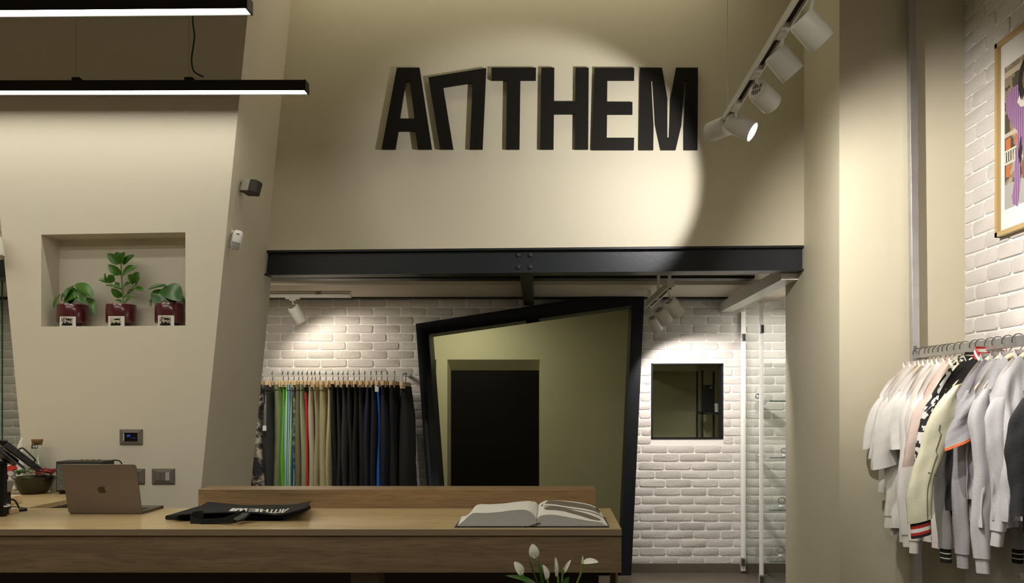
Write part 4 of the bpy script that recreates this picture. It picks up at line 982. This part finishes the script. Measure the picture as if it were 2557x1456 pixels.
def trousers(x, w, mt, label, ztop=-.082, length=1.02, lean=0, yoff=0, tagon=0, flare=0, xoff=0, seed=0, cut=0, piping=None):
    r_ = random.Random(seed*13+5); t = thing('trousers', label, 'trousers', (x, DR, zr_ + ztop), 'trousers hung on the rail')
    rings = []; NZ = 34; N = 40
    ph = [r_.uniform(0, 6.28) for _ in range(8)]
    for i in range(NZ + 1):
        f = i / NZ; z = zr_ + ztop - length * f
        wy = (.165 + .02*math.sin(f*3 + ph[0])) * (1 - .22*f)
        wx = w/2 * (.62 + .5*math.sin(min(1, f*2.2)*1.57) - .05*math.sin(f*9 + ph[1])) * (1 + flare*f)
        cx = x + lean*f*f + .006*math.sin(f*7 + ph[2]) + xoff
        cy = DR + yoff + .012*math.sin(f*5 + ph[3])
        ring = []
        for k in range(N):
            a = 2*math.pi*k/N; ca, sa = math.cos(a), math.sin(a)
            fold = 1 + .16*math.sin(3*a + ph[4] + f*2.2) * min(1, .25+f*2) + .10*math.sin(7*a + ph[5] + 2*f) + .05*math.sin(14*a + ph[6] + f*6 )
            crease = 1 + .035*math.sin(38*f + 2*a + ph[7])*math.sin(9*f + ph[1])
            ring.append(Vector((cx + wx*math.copysign(abs(ca)**.8, ca)*fold*crease, cy + wy*math.copysign(abs(sa)**.9, sa), z)))
        rings.append(ring)
    b = obj('legs', G().loft(rings), mt, t, smooth=True)
    obj('waistband', G().loft([[Vector((x + xoff + (p.x-x-xoff)*1.05, DR + (p.y-DR)*1.04, z_)) for p in rings[0]] for z_ in (zr_+ztop+.004, zr_+ztop-.036)]), mt, t, smooth=True)
    if piping is not None:
        g = G()
        for j, off in enumerate(piping[1]):
            pl_ = []
            for i in range(2, NZ+1):
                rg = rings[i]; m_ = min(rg, key=lambda p: p.y + abs(p.x - (x + xoff + off))*1.5); pl_.append(Vector((rg[0].x*0 + x + xoff + off + lean*(i/NZ)**2, m_.y - .004, m_.z)))
            g.tube(pl_, piping[2], 5)
        obj('side_stripe', g, piping[0], t)
    if tagon:
        g = obj('price_tag', G().box(x + xoff - .012, x + xoff + .016, DR - .205, DR - .203, zr_ - tagon - .04, zr_ - tagon), M_paper, t)
        obj('tag_string', G().tube(smooth([(x + xoff, DR - .17, zr_ - .09), (x + xoff + .01, DR - .2, zr_ - tagon + .04), (x + xoff, DR - .204, zr_ - tagon - .002), (x + xoff - .006, DR - .19, zr_ - tagon + .03), (x+xoff, DR - .17, zr_ - .09)]), .0012, 5), M_paper, g)
    return t
def cloth(nm, c, rough=.85, var=.12, b=.35, bs=300): return mat(nm, c, rough, bump=b, bscale=bs, var=var, vscale=18)
camo = ramp_mat('grey_camo_cloth', [(0, (.025,.022,.025)), (.44, (.16,.14,.12)), (.5, (.44,.38,.30)), (.57, (.06,.05,.06)), (.63, (.32,.27,.20))], scale=11, detail=3, dist=.2)
rust = ramp_mat('rust_plaid_cloth', [(0, (.10,.03,.01)), (.5, (.35,.08,.02)), (.6, (.05,.04,.03))], scale=14, detail=2)
camo2 = ramp_mat('olive_camo_cloth', [(0, (.10,.08,.04)), (.45, (.30,.25,.14)), (.55, (.16,.13,.07)), (.62, (.42,.36,.22))], scale=30, detail=5, dist=.6)
bluep = ramp_mat('blue_grey_pattern_cloth', [(0, (.05,.06,.10)), (.45, (.10,.12,.22)), (.55, (.32,.30,.20))], scale=28, detail=2)
Mst = ramp_mat('striped_cloth', [(0, (.02,.12,.42)), (.28, (.75,.80,.72)), (.42, (.03,.22,.12)), (.62, (.75,.80,.72)), (.76, (.25,.60,.12))], tex='WAVE', scale=11, dirn='X')
T = [ # px, width px, material, label, extra
 (634, 16, rust, 'rust coloured trousers almost hidden behind the pier edge', {}),
 (655, 33, camo, 'grey and beige camouflage trousers, leftmost fully seen on the rail', {}),
 (681, 24, cloth('charcoal_cloth', (.035,.036,.036)), 'charcoal trousers with a white tag beside the camouflage pair', dict(tagon=.40, xoff=.0)),
 (707, 28, cloth('sage_green_cloth', (.20,.24,.11)), 'sage green trousers left of the bright striped pair', dict(lean=-.015, flare=-.45)),
 (720, 6, cloth('lime_green_cloth', (.16,.62,.04)), 'lime green trousers flaring out below the sage green pair', dict(flare=2.6, lean=-.012, yoff=.03)),
 (734, 23, Mst, 'blue, green and white striped trousers on the rail', dict(yoff=-.03)),
 (746, 12, bluep, 'narrow blue-grey patterned trousers right of the striped pair', {}),
 (756, 20, cloth('olive_cloth', (.18,.17,.085)), 'crumpled olive trousers on the rail', dict(lean=-.02)),
 (768, 18, cloth('light_sage_cloth', (.30,.33,.19)), 'light sage trousers with pale piping', dict(piping=(M_paper, (-.004,), .0015))),
 (779, 8, cloth('black_red_cloth', (.03,.02,.025)), 'dark trousers with a red side stripe between light sage and cream pairs', dict(piping=(mat('red_stripe', (.55,.03,.02), .7), (-.004,), .009))),
 (787, 15, cloth('cream_cloth', (.50,.44,.31)), 'cream trousers right of the red striped pair', {}),
 (799, 13, cloth('khaki_cloth', (.40,.34,.20)), 'narrow khaki trousers beside the cream pair', {}),
 (814, 22, camo2 if False else cloth('sand_cloth', (.42,.37,.21)), 'wide sand coloured cargo trousers', {}),
 (831, 13, cloth('straw_cloth', (.46,.41,.23)), 'straw coloured trousers, last of the light pairs before the black ones', {}),
 (845, 15, cloth('black_cloth', (.010,.010,.010)), 'black trousers directly right of the straw coloured pair', {}),
 (857, 13, cloth('soft_black_cloth', (.020,.019,.020)), 'soft black trousers, second of the dark pairs from the left', {}),
 (869, 15, cloth('dark_grey_cloth', (.036,.034,.036)), 'dark grey-black trousers among the dark pairs', {}),
 (884, 15, MC['soft_black_cloth'], 'black trousers right of the dark grey-black pair', {}),
 (897, 14, MC['black_cloth'], 'deep black trousers near the middle of the dark pairs', {}),
 (911, 17, MC['black_cloth'], 'deep black trousers left of the dark navy pair', dict(lean=.01)),
 (926, 16, cloth('navy_cloth', (.016,.020,.034)), 'dark navy trousers slanting left at the bottom', dict(lean=-.03)),
 (940, 17, cloth('deep_navy_cloth', (.010,.012,.024)), 'deep navy trousers left of the bright blue pair', {}),
 (953, 12, cloth('bright_blue_cloth', (.02,.13,.50)), 'bright blue trousers with a white paper tag', dict(tagon=.10)),
 (967, 18, cloth('blue_black_cloth', (.012,.014,.022)), 'blue-black trousers right of the bright blue pair', {}),
 (985, 22, MC['black_cloth'], 'black trousers at the end post of the rail', dict(lean=.01)),
]
first = True
hx = [656,691,720,741,750,768,777,791,800,828,842,858,873,886,891,898,913,941,955,959,963,974,985]
for i, (px, w, m, lab, ex) in enumerate(T):
    sx = F / DR; x = X(px, DR)
    trousers(x, w / sx * 1.12, m, lab, seed=i, ztop=-.082 - random.Random(i).uniform(0, .012), **ex)
    h = proto if first else copy_tree(proto); first = False
    h.location = (x, DR, zr_); h.rotation_euler = (0, 0, random.Random(i+50).uniform(-.06, .06))
    h['label'] = 'wooden clip hanger holding the ' + {0:'rust',1:'camouflage',2:'charcoal',3:'sage green',4:'lime green',5:'striped',6:'blue-grey patterned',7:'crumpled olive',8:'light sage',9:'red striped',10:'cream',11:'narrow khaki',12:'wide sand',13:'straw coloured',14:'first black',15:'second dark',16:'dark grey-black',17:'fourth dark',18:'fifth dark',19:'sixth dark',20:'dark navy',21:'deep navy',22:'bright blue',23:'blue-black',24:'end post black'}[i] + ' trousers'
# black jacket-like trousers hanging on the end of the rail, past the post
t = trousers(X(1015, DR), .095, MC['black_cloth'], 'wide black trousers hung outside the end post of the rail', seed=31, flare=.25, lean=.02, ztop=-.10)
h = copy_tree(proto); h.location = (X(1013, DR), DR, zr_ - .01); h['label'] = 'wooden clip hanger outside the end post holding wide black trousers'
obj('side_bar', G().box(xr1 + .012, xr1 + .075, DR - .004, DR + .004, zr_ - .012, zr_ - .004), M_chrome, bpy.data.objects['clothes_rail'])
# ================================================================== GLASS CABINET AT THE RIGHT
XG = 1.58
t = thing('glass_cabinet', 'tall glass cabinet with hinged glass doors right of the brick wall', 'glass cabinet', (XG, 6.6, 0))
zt1 = CH + .736; DBm = 6.66
obj('door', G().box(XG, XG + .008, DBm + .01, DB - .03, .06, zt1 - .02), M_pane, t)
obj('door', G().box(XG, XG + .008, 5.72, DBm - .01, .06, zt1 - .02), M_pane, t)
obj('frame_strip', G().box(XG - .016, XG + .010, DBm - .012, DBm + .010, .02, zt1), M_frost, t)
obj('frame_strip', G().box(XG - .018, XG + .018, DB - .045, DB - .013, .02, zt1), M_frost, t)
def hinge(D, py, sx=0):
    z = Z(py, D); 
    h = obj('hinge', G().box(XG - .024, XG + .002, D - .03, D + .03, z - .03, z + .03), M_wire, t, bevel=.003)
    obj('pivot', G().cyl((XG - .026, D, z - .03), (XG - .026, D, z + .03), .007, 12), M_chrome, h, smooth=True)
hinge(7.25, 843); hinge(6.62, 822); hinge(7.27, 1403); hinge(6.62, 1447)
for i, (py, D) in enumerate(((1003, 7.0), (1135, 7.0), (1258, 7.0), (1378, 7.0))):
    z = Z(py, D)
    s_ = obj('glass_shelf', G().box(XG + .03, 2.03, 6.55, 7.28, z, z + .008), M_pane, t)
    obj('front_edge', G().box(XG + .03, 2.03, 6.545, 6.55, z, z + .008), M_gedge, s_)
    obj('shelf_bracket', G().slab([(6.9, z), (7.29, z), (7.29, z - .10)], [], XG + .10, XG + .104, lambda u, v, w: (w, u, v)), M_chrome, t)
obj('door_knob', G().sphere((XG - .01, 6.70, Z(1138, 6.70)), .009, 8), M_chrome, t, smooth=True)
rnd = random.Random(9)
def trinket(px, py, D, lab, nm):
    z = Z(py, D) + .008; c = Vector((X(px, D), D, z)); g = G(); 
    for k in range(3): g.lathe([(.012 + .004*k, -.002), (.014 + .004*k, 0), (.012 + .004*k, .002)], c + Vector((rnd.uniform(-.015,.015), rnd.uniform(-.02,.02), .004 + .004*k)), 16)
    return tag(obj(nm, g, M_wire, smooth=True), lab, 'jewellery')
def shelf_z(i): return Z((1003, 1135, 1258, 1378)[i], 7.0)
def bracelet(D, x, i, lab, s=1):
    z = shelf_z(i) + .008; t = thing('bracelet_stand', lab, 'jewellery', (x, D, z))
    obj('stand', G().lathe([(.0001, 0), (.022*s, 0), (.02*s, .004), (.004, .008), (.004, .05*s), (.0001, .052*s)], (x, D, z), 16), M_chrome, t, smooth=True)
    rg = []
    for k in range(17):
        a = 2*math.pi*k/16; rg.append((x + .022*s*math.cos(a), D, z + .034*s + .018*s*math.sin(a)))
    obj('ring', G().tube(rg, .004*s, 8), M_wire, t, smooth=True)
bracelet(6.75, X(1884, 6.75)+.03, 0, 'small dark bracelet stand on the top glass shelf')
bracelet(6.8, X(1958, 6.8), 1, 'silver bracelet stand on the second glass shelf, by the wall edge')
bracelet(6.8, X(1952, 6.8), 2, 'silver bracelet stand on the third glass shelf, by the wall edge', 1.2)
bracelet(6.8, X(1950, 6.8), 3, 'silver bracelet stand on the lowest glass shelf', 1.2)
# ================================================================== RIGHT CLOTHES RACK
XRL = 1.872; ZRL = CH + .238
t = thing('wall_clothes_rack', 'galvanised clothes rack with tall post and square rail at the right wall', 'clothes rack', (1.845, 4.55, 0))
obj('post', G().hexa([(X(2284, 4.55), 4.53, 0), (X(2302, 4.55), 4.53, 0), (X(2302, 4.55), 4.575, 0), (X(2284, 4.55), 4.575, 0)],
                     [(X(2263, 4.55), 4.53, ZC), (X(2280, 4.55), 4.53, ZC), (X(2280, 4.55), 4.575, ZC), (X(2263, 4.55), 4.575, ZC)]), M_galv, t, bevel=.002)
obj('rail', G().box(XRL - .014, XRL + .014, 2.2, 4.56, ZRL - .022, ZRL + .022), M_galv, t, bevel=.002)
obj('coupling', G().box(X(2278, 4.52), X(2296, 4.52), 4.515, 4.535, Z(925, 4.52), Z(852, 4.52)), M_galv, t, bevel=.002)
for py in (866, 903): obj('screw', G().cyl((X(2285, 4.515), 4.517, Z(py, 4.515)), (X(2285, 4.515), 4.505, Z(py, 4.515)), .006, 10), M_wire, t)
obj('wall_bar', G().box(XRL, XR - .008, 4.53, 4.555, ZRL - .05, ZRL - .03), M_galv, t)
obj('wall_flange', G().box(XR - .03, XR - .004, 4.50, 4.57, ZRL - .06, ZRL + .0), M_wire, t)
def coat_hanger(loc, label, rz=0, half=.2, drop=.165):
    t = thing('coat_hanger', label, 'hanger', loc, 'wooden coat hangers on the right rack')
    L_ = Vector(loc)
    def o(nm, g, m, **k):
        for i, v in enumerate(g.v): g.v[i] = v + L_
        return obj(nm, g, m, t, **k)
    o('hook', G().tube(hook_pts(Vector((0, 0, .030)), .027, .03, (1, 0, 0)), .0022, 6), M_wire, smooth=True)
    rings = []
    for k in range(-10, 11):
        s = k/10; x = s*half*.86; y = 0; hz = .014*(1 - .3*abs(s)); hy = .012; z = -.045 - drop*max(0, (abs(s)*.86 - .2)/.8)**1.5 + .002 - .014*min(1, abs(s)*1.6)
        if k == 0: z -= .004
        rings.append([Vector((x, y + hy*math.cos(a), z + hz*math.sin(a) - .012)) for a in [2*math.pi*j/12 for j in range(12)]])
    o('wooden_arms', G().loft(rings), M_pale, smooth=True)
    t.rotation_euler = (0, 0, rz)
    return t
def garment(D, name, label, cat, mt, sleeve_m=None, sleeve=.24, sl_out=.05, body=.72, half=.20, drop=.165, T=.026, neck=.075, cuff=None, hem=None, collar=None, open_=False, sw=.085, seed=0, rz=0, stitch=None, sleeve_cuff_h=.06, sl_fwd=0, kink=0, neck_z=-.045, nw=.36, band=None, slim=0):
    r_ = random.Random(seed*7+3); loc = Vector((XRL, D, ZRL))
    t = thing(name, label, cat, loc, 'garments on the right clothes rack')
    ph = [r_.uniform(0, 6.28) for _ in range(12)]
    NU, NV = 40, 44
    def shoulder(s): # s in -1..1
        a = abs(s); base = neck_z - drop*max(0, (a - .2)/.8)**1.5
        return base
    def pt(s, f, side):
        x = s*half; a = abs(s); zt = shoulder(s)
        if a < nw and side < 0: zt -= neck*math.cos(a/nw*math.pi/2)**.7
        elif a < .30: zt -= .012*math.cos(a/.30*math.pi/2)
        zb_ = neck_z - body
        z = zt + (zb_ - zt)*f
        th_ = T*(1 - .85*a**4)*(.8 + .3*min(1, f*3.0))
        fold = .020*math.sin(5.2*s*2 + ph[0] + f*1.2)*min(1, f*1.4) + .011*math.sin(11*s*2 + ph[1] + f*2)*min(1, f*1.8) + .004*math.sin(23*f + 6*s + ph[2])
        wid = 1 - slim*f + .03*math.sin(f*4 + ph[3])
        y = side*th_ + fold + .014*math.sin(f*3)*math.sin(ph[4])
        return loc + Vector((x*wid, y - loc.y*0, z))
    vs = []; fs = []
    for side in (-1, 1):
        for i in range(NV+1):
            for j in range(NU+1): vs.append(pt(-1 + 2*j/NU, i/NV, side))
    n = (NU+1)*(NV+1)
    for i in range(NV):
        for j in range(NU):
            a = i*(NU+1)+j; fs.append((a, a+1, a+NU+2, a+NU+1)); fs.append((n+a, n+a+NU+1, n+a+NU+2, n+a+1))
    for i in range(NV):
        for j in (0, NU):
            a = i*(NU+1)+j; fs.append((a, a+NU+1, n+a+NU+1, n+a))
    for j in range(NU):
        a = NV*(NU+1)+j
    obj('body', G().add(vs, fs), mt, t, smooth=True)
    for s_ in (-1, 1):
        sm = sleeve_m or mt; K = 22; rings = []
        tipx = half*.97; z0 = neck_z - drop - sw*.62
        L_ = sleeve
        for i in range(K+1):
            f = i/K
            ang_ = f if L_ < .35 else f
            cx = s_*(tipx - .012 + sl_out*math.sin(f*1.57)*1.0 + (kink*math.sin(f*3.14)) + (.008*math.sin(f*8 + ph[5]) if L_ > .35 else 0))
            cz = z0 + sw*.30*(1-f) - L_*f
            cy = sl_fwd*f*f - .006*math.sin(f*5 + ph[6])
            w = sw*(1 - (.35*f if L_ > .35 else -.12*f)); d_ = .030*(1 + .1*f)
            if i == 0: w *= .35; cz += sw*.50; cx -= s_*sw*.32
            elif i == 1: w *= .72; cz += sw*.24; cx -= s_*sw*.13
            elif i == 2: w *= .9; cz += sw*.08; cx -= s_*sw*.04
            tilt = -s_*(sl_out*.9/ max(L_, .1)) * 1.0
            ring = []
            for k in range(24):
                a = 2*math.pi*k/24
                rr = 1 + .10*math.sin(3*a + ph[7] + 3*f) + .05*math.sin(5*a + ph[8] - 5*f) + .035*math.sin(26*f + 2*a + ph[9])*(1 if L_ > .35 else .5)
                dx = w*.5*math.cos(a)*rr
                ring.append(loc + Vector((cx + dx, cy + d_*math.sin(a)*rr, cz + dx*tilt*1.2 + neck_z*0)))
            rings.append(ring)
        if cuff is not None:
            cut = rings[-1]; c0 = sum(cut, Vector())/24; dirc = (c0 - sum(rings[-3], Vector())/24).normalized()
        so = obj('sleeve', G().loft(rings, cap=True), sm, t, smooth=True)
        if cuff is not None:
            cw = [rings[-1]]
            parts_ = cuff if isinstance(cuff, list) else [(cuff, sleeve_cuff_h)]
            p0 = 0; c0 = sum(rings[-1], Vector())/24; dirc = (c0 - sum(rings[-4], Vector())/24).normalized(); scl = .80 if L_ > .35 else 1.02
            allh = 0
            for m_, h_ in parts_:
                ra = [c0 + (p - c0)*scl + dirc*allh for p in rings[-1]]; rb = [c0 + (p - c0)*(scl*.99) + dirc*(allh + h_) for p in rings[-1]]
                obj('cuff', G().loft([ra, rb], cap=True), m_, so, smooth=True); allh += h_
        if stitch and s_ == -1:
            pl_ = [min(rg, key=lambda p: p.y) + Vector((0, -.002, 0)) for rg in rings[4:]]
            obj('seam', G().tube(pl_, .0015, 5), stitch, so)
            mid_ = rings[13]; c0 = sum(mid_, Vector())/24
            obj('seam', G().tube([c0 + Vector((.0, -.034, 0)), c0 + Vector((.03, -.03, -.012)), c0 + Vector((.045, -.018, -.018))], .0015, 5), stitch, so)
    def loop(side_z, rx, ry, dz):
        return [loc + Vector((rx*math.cos(a), ry*math.sin(a), neck_z + dz - (neck*.0 if math.sin(a) > 0 else neck*.85*(-math.sin(a))))) for a in [2*math.pi*k/28 for k in range(28)]]
    if collar is None: collar = [(mt, .016)]
    z = 0
    for m_, h_ in collar:
        obj('collar', G().loft([loop(0, .080 - z*.25, T*.75, z - .010), loop(0, .078 - (z+h_)*.25, T*.72, z + h_ - .010)], cap=False), m_, t, smooth=True); z += h_
    if hem:
        zb_ = neck_z - body; z = 0
        for m_, h_ in hem:
            rg = []
            for zz in (z, z + h_):
                lo_ = [pt(-1 + 2*j/NU, 1, -1) for j in range(NU+1)] + [pt(1 - 2*j/NU, 1, 1) for j in range(NU+1)]
                c0 = sum(lo_, Vector())/len(lo_)
                rg.append([Vector((c0.x + (p.x-c0.x)*.95, p.y, p.z - zz)) for p in lo_])
            obj('hem', G().loft(rg, cap=False), m_, t, smooth=True); z += h_
    if open_:
        for z_ in range(6):
            obj('button', G().lathe([(.0001, 0), (.006, 0), (.006, .003), (.0001, .003)], loc + Vector((-.012, -T - .028, neck_z - .08 - z_*.10)), 12, Matrix.Rotation(math.pi/2, 3, 'X')), M_hole, t, smooth=True)
        obj('placket', G().loft([[pt(s, f, -1) + Vector((0, -.004, 0)) for s in (-.14, -.07, 0, .07)] for f in [k/20 for k in range(21)]], cap=False, close=False), mt, t, smooth=True)
    t.rotation_euler = (0, 0, rz)
    return t
W1 = cloth('white_jersey', (.74,.72,.69), var=.03, b=.2); W2 = cloth('warm_white_jersey', (.72,.68,.62), var=.03, b=.2); W3 = cloth('off_white_fleece', (.66,.63,.58), var=.04, b=.3)
PK = cloth('pale_pink_cloth', (.66,.53,.47), var=.05); GR = ramp_mat('grey_melange', [(0, (.26,.25,.265)), (.5, (.32,.31,.33)), (1, (.38,.37,.39))], scale=120, detail=4, const=False)
GR2 = ramp_mat('light_grey_melange', [(0, (.36,.355,.37)), (.5, (.43,.42,.43)), (1, (.49,.48,.49))], scale=120, detail=4, const=False)
BK = cloth('black_wool', (.014,.013,.013)); CR = mat('cream_leather', (.66,.64,.47), .5, bump=.4, bscale=14, var=.06, vscale=10)
PT = ramp_mat('black_white_print', [(0, (.015,.015,.015)), (.5, (.72,.70,.66))], scale=22, detail=1.5, dist=1.2)
RD = cloth('red_rib', (.45,.03,.02), var=.05); OR = cloth('orange_rib', (.70,.16,.05), var=.05); DN = cloth('black_denim', (.014,.014,.016)); MLT = cloth('light_grey_nylon', (.42,.42,.43), b=.2)
def DX(px): return F*XRL/(px - VX)
GS = [
 # hook px, name, label, category, material, kwargs
 (2293, 't_shirt', 'white t-shirt, farthest garment on the right rack beside the post', 't-shirt', W1, dict(nw=.62, sleeve=.215, sl_out=.055, body=.66)),
 (2308, 't_shirt', 'second white t-shirt from the post on the right rack', 't-shirt', W1, dict(nw=.6, sleeve=.26, sl_out=.045, body=.70)),
 (2322, 'sweatshirt', 'off-white long-sleeved sweatshirt with ribbed cuff among the white tees', 'sweatshirt', W2, dict(nw=.6, sleeve=.56, sl_out=.02, cuff=W2, body=.86, drop=.15)),
 (2331, 't_shirt', 'white t-shirt with wide sleeve, in front of the ribbed off-white sweatshirt', 't-shirt', W1, dict(nw=.55, sleeve=.285, sl_out=.060, body=.82, half=.205, sw=.115)),
 (2343, 't_shirt', 'long white t-shirt with a loose narrow sleeve', 't-shirt', W1, dict(sleeve=.21, sl_out=.02, body=.88, half=.185)),
 (2356, 'long_sleeve_shirt', 'white long-sleeved shirt with a rolled hem', 'shirt', W1, dict(sleeve=.60, sl_out=.015, body=.70, half=.175, cuff=W1, sw=.11)),
 (2366, 'sweatshirt', 'warm white sweatshirt hanging longest among the white garments', 'sweatshirt', W2, dict(sleeve=.64, sl_out=.0, body=.86, half=.17, cuff=W2, sw=.08)),
 (2378, 't_shirt', 'white t-shirt in front of the warm white sweatshirt', 't-shirt', W1, dict(sleeve=.16, sl_out=.02, body=.62, half=.165)),
 (2396, 'button_shirt', 'pale pink button-up shirt with short wide sleeve', 'shirt', PK, dict(sleeve=.26, sl_out=.06, body=.80, half=.165, sw=.10, open_=True)),
 (2411, 'button_shirt', 'cream button-up shirt with dark buttons', 'shirt', W2, dict(nw=.6, sleeve=.22, sl_out=.0, body=.86, half=.15, open_=True)),
 (2436, 'print_shirt', 'black and white printed shirt on the right rack', 'shirt', PT, dict(nw=.6, sleeve=.24, sl_out=.04, body=.46, half=.19, sw=.10)),
 (2451, 'bomber_jacket', 'black bomber jacket with grey sleeve and white-striped black cuffs', 'jacket', BK, dict(sleeve_m=MLT, sleeve=.62, sl_out=-.005, body=.70, half=.185, cuff=[(BK,.018),(W1,.005),(BK,.016),(W1,.005),(BK,.018)], collar=[(BK,.012),(W1,.005),(BK,.012)])),
 (2474, 'varsity_jacket', 'black varsity jacket with cream leather sleeve and red-white-black cuff', 'jacket', BK, dict(sleeve_m=CR, sleeve=.46, sl_out=.13, body=.66, half=.20, sw=.15, cuff=[(BK,.012),(RD,.014),(W1,.016),(RD,.012),(BK,.012)], collar=[(BK,.012),(RD,.012),(W1,.014),(RD,.010)], stitch=mat('olive_seam', (.10,.09,.05), .7), drop=.15)),
 (2493, 'sweatshirt', 'mauve-grey sweatshirt behind the orange-trimmed tee', 'sweatshirt', GR, dict(sleeve=.62, sl_out=.0, body=.70, half=.17, cuff=GR, sw=.085)),
 (2518, 't_shirt', 'grey t-shirt with orange-trimmed sleeve', 't-shirt', GR, dict(sleeve=.13, sl_out=.055, body=.60, half=.165, sw=.10, cuff=[(GR2,.004),(OR,.012)])),
 (2544, 'sweatshirt', 'light grey sweatshirt in front of the orange-trimmed tee', 'sweatshirt', GR2, dict(sleeve=.60, sl_out=-.01, body=.70, half=.17, cuff=GR2, sw=.10)),
 (2580, 'sweatshirt', 'light grey sweatshirt cut by the right picture edge', 'sweatshirt', GR2, dict(sleeve=.48, sl_out=-.02, body=.66, half=.165, cuff=GR2, sw=.09)),
 (2705, 'denim_jacket', 'black denim jacket with metal button, nearest garment at the right edge', 'jacket', DN, dict(sleeve=.36, sl_out=.03, body=.66, half=.215, sw=.12, drop=.16, hem=[(DN,.05)])),
]
for i, (px, nm, lab, cat, m, kw) in enumerate(GS):
    D = DX(px); rz = random.Random(i+3).uniform(-.05, .05)
    g_ = garment(D, nm, lab, cat, m, seed=i, rz=rz, **kw)
    coat_hanger((XRL, D, ZRL), 'wooden hanger of the ' + lab.split(',')[0].replace(' on the right rack', '') if i != 1 else 'wooden hanger second from the post on the right rack', rz, kw.get('half', .2), kw.get('drop', .165))
last = bpy.data.objects['denim_jacket']
jx = DX(2705)
c = P(2543, 1437, jx - .07)
obj('button', G().cyl((c.x, c.y, c.z), (c.x, c.y - .008, c.z), .010, 16), M_wire, last, smooth=True)
# ================================================================== FRAMED PHOTOGRAPH
def W_(px, py, x): D = F*x/(px - VX); return Vector((x, D, CH + (VY - py)*D/F))
a = W_(2482, 116, XR - .035); b = W_(2492, 592, XR - .035)
yL = (a.y + b.y)/2; zT, zBt = 3.163 - .02, 2.225 - .01
zT = (a.z); zBt = b.z; yR = yL - .70; fw = .022
t = thing('picture_frame', 'gold wooden frame with photo of a person in a striped shirt', 'picture', (XR, (yL+yR)/2, zBt))
xf0, xf1 = XR - .042, XR - .008
g = G().box(xf0, xf1, yL - fw, yL, zBt, zT).box(xf0, xf1, yR, yR + fw, zBt, zT).box(xf0, xf1, yR, yL, zT - fw, zT).box(xf0, xf1, yR, yL, zBt, zBt + fw)
obj('frame', g, mat('gold_wood', (.44,.31,.13), .4, bump=.1, bscale=60), t)
obj('mat_board', G().box(XR - .022, XR - .016, yR + fw, yL - fw, zBt + fw, zT - fw), M_paper, t)
xp = XR - .0225
def pp(cx, cy): # crop coords of the frame close-up
    px, py = 2380 + cx/2.35, cy/2.35; v = W_(px, py, xp); return (v.y, v.z)
def flat(nm, poly, m, d, par=t):
    return obj(nm, G().slab([pp(*p) if len(p) == 2 else (p[1], p[2]) for p in poly], [], xp - d - .0004, xp - d, lambda u, v, w: (w, u, v)), m, par)
y0p, z1p = pp(303, 400); _, z0p = pp(318, 1226); yRp = yR + .10
obj('photo_background', G().box(xp - .0003, xp, yRp, y0p, z0p, z1p), ramp_mat('photo_street', [(0, (.06,.05,.03)), (.45, (.22,.17,.11)), (.55, (.33,.28,.20)), (.65, (.14,.12,.08))], scale=9, detail=3), t)
par = bpy.data.objects['photo_background']
def rect(nm, ya, yb_, za, zb__, m, d): return obj(nm, G().box(xp - d - .0004, xp - d, yb_, ya, za, zb__), m, par)
ph_ = z1p - z0p
rect('photo_ledge', y0p, yRp, z1p - ph_*.08, z1p - ph_*.04, mat('photo_cream', (.45,.38,.27), .7), .0004)
rect('photo_ledge', y0p, yRp, z0p + ph_*.50, z0p + ph_*.53, MC['photo_cream'], .0004)
for k in range(6):
    rect('photo_brickwork', y0p - .01 - k*.085, y0p - .055 - k*.085, z0p + ph_*.41, z0p + ph_*.49, mat('photo_orange', (.42,.13,.04), .7), .0005)
    rect('photo_brickwork', y0p - .012 - k*.085, y0p - .05 - k*.085, z0p + ph_*.22, z0p + ph_*.30, MC['photo_orange'], .0005)
for k in range(20): rect('photo_railing', y0p - .004 - k*.02, y0p - .012 - k*.02, z0p + ph_*.32, z0p + ph_*.40, mat('photo_white', (.62,.58,.50), .7), .0006)
rect('photo_railing', y0p, yRp, z0p + ph_*.395, z0p + ph_*.41, MC['photo_white'], .0006); rect('photo_railing', y0p, yRp, z0p + ph_*.31, z0p + ph_*.325, MC['photo_white'], .0006)
rect('photo_street_level', y0p, yRp, z0p, z0p + ph_*.17, mat('photo_grey', (.34,.33,.31), .7), .0004)
STR = ramp_mat('photo_striped_shirt', [(0, (.03,.03,.10)), (.3, (.42,.20,.40)), (.55, (.10,.08,.25)), (.75, (.55,.20,.10)), (.85, (.35,.22,.42))], tex='WAVE', scale=17, dirn='Y', dist=.8)
flat('photo_shirt', [(310,610),(322,560),(345,520),(372,500),(395,492),(420,490),(445,520),(470,640),(470,900),(440,960),(412,950),(408,870),(402,800),(396,900),(398,1010),(394,1100),(388,1150),(380,1212),(350,1195),(346,1150),(358,1090),(362,980),(372,860),(380,770),(352,738),(330,700),(314,655)], STR, .0008, par)
flat('photo_tee', [(378,600),(390,560),(405,590),(418,560),(425,620),(400,628)], MC['photo_white'], .0013, par)
flat('photo_hair', [(392,560),(385,520),(386,470),(395,400),(410,360),(430,330),(460,340),(470,420),(455,520),(440,560),(420,540),(412,590),(404,560),(399,585)], mat('photo_dark', (.015,.012,.012), .7), .0014, par)
flat('photo_face', [(408,470),(415,420),(440,400),(452,440),(445,500),(425,530),(412,510)], mat('photo_skin', (.20,.09,.05), .7), .0018, par)
flat('photo_hand', [(403,965),(412,935),(430,940),(445,990),(432,1050),(412,1045),(405,1000)], MC['photo_skin'], .0018, par)
flat('photo_dark_cloth', [(384,900),(395,820),(402,800),(406,870),(402,940),(392,960)], MC['photo_dark'], .0012, par)
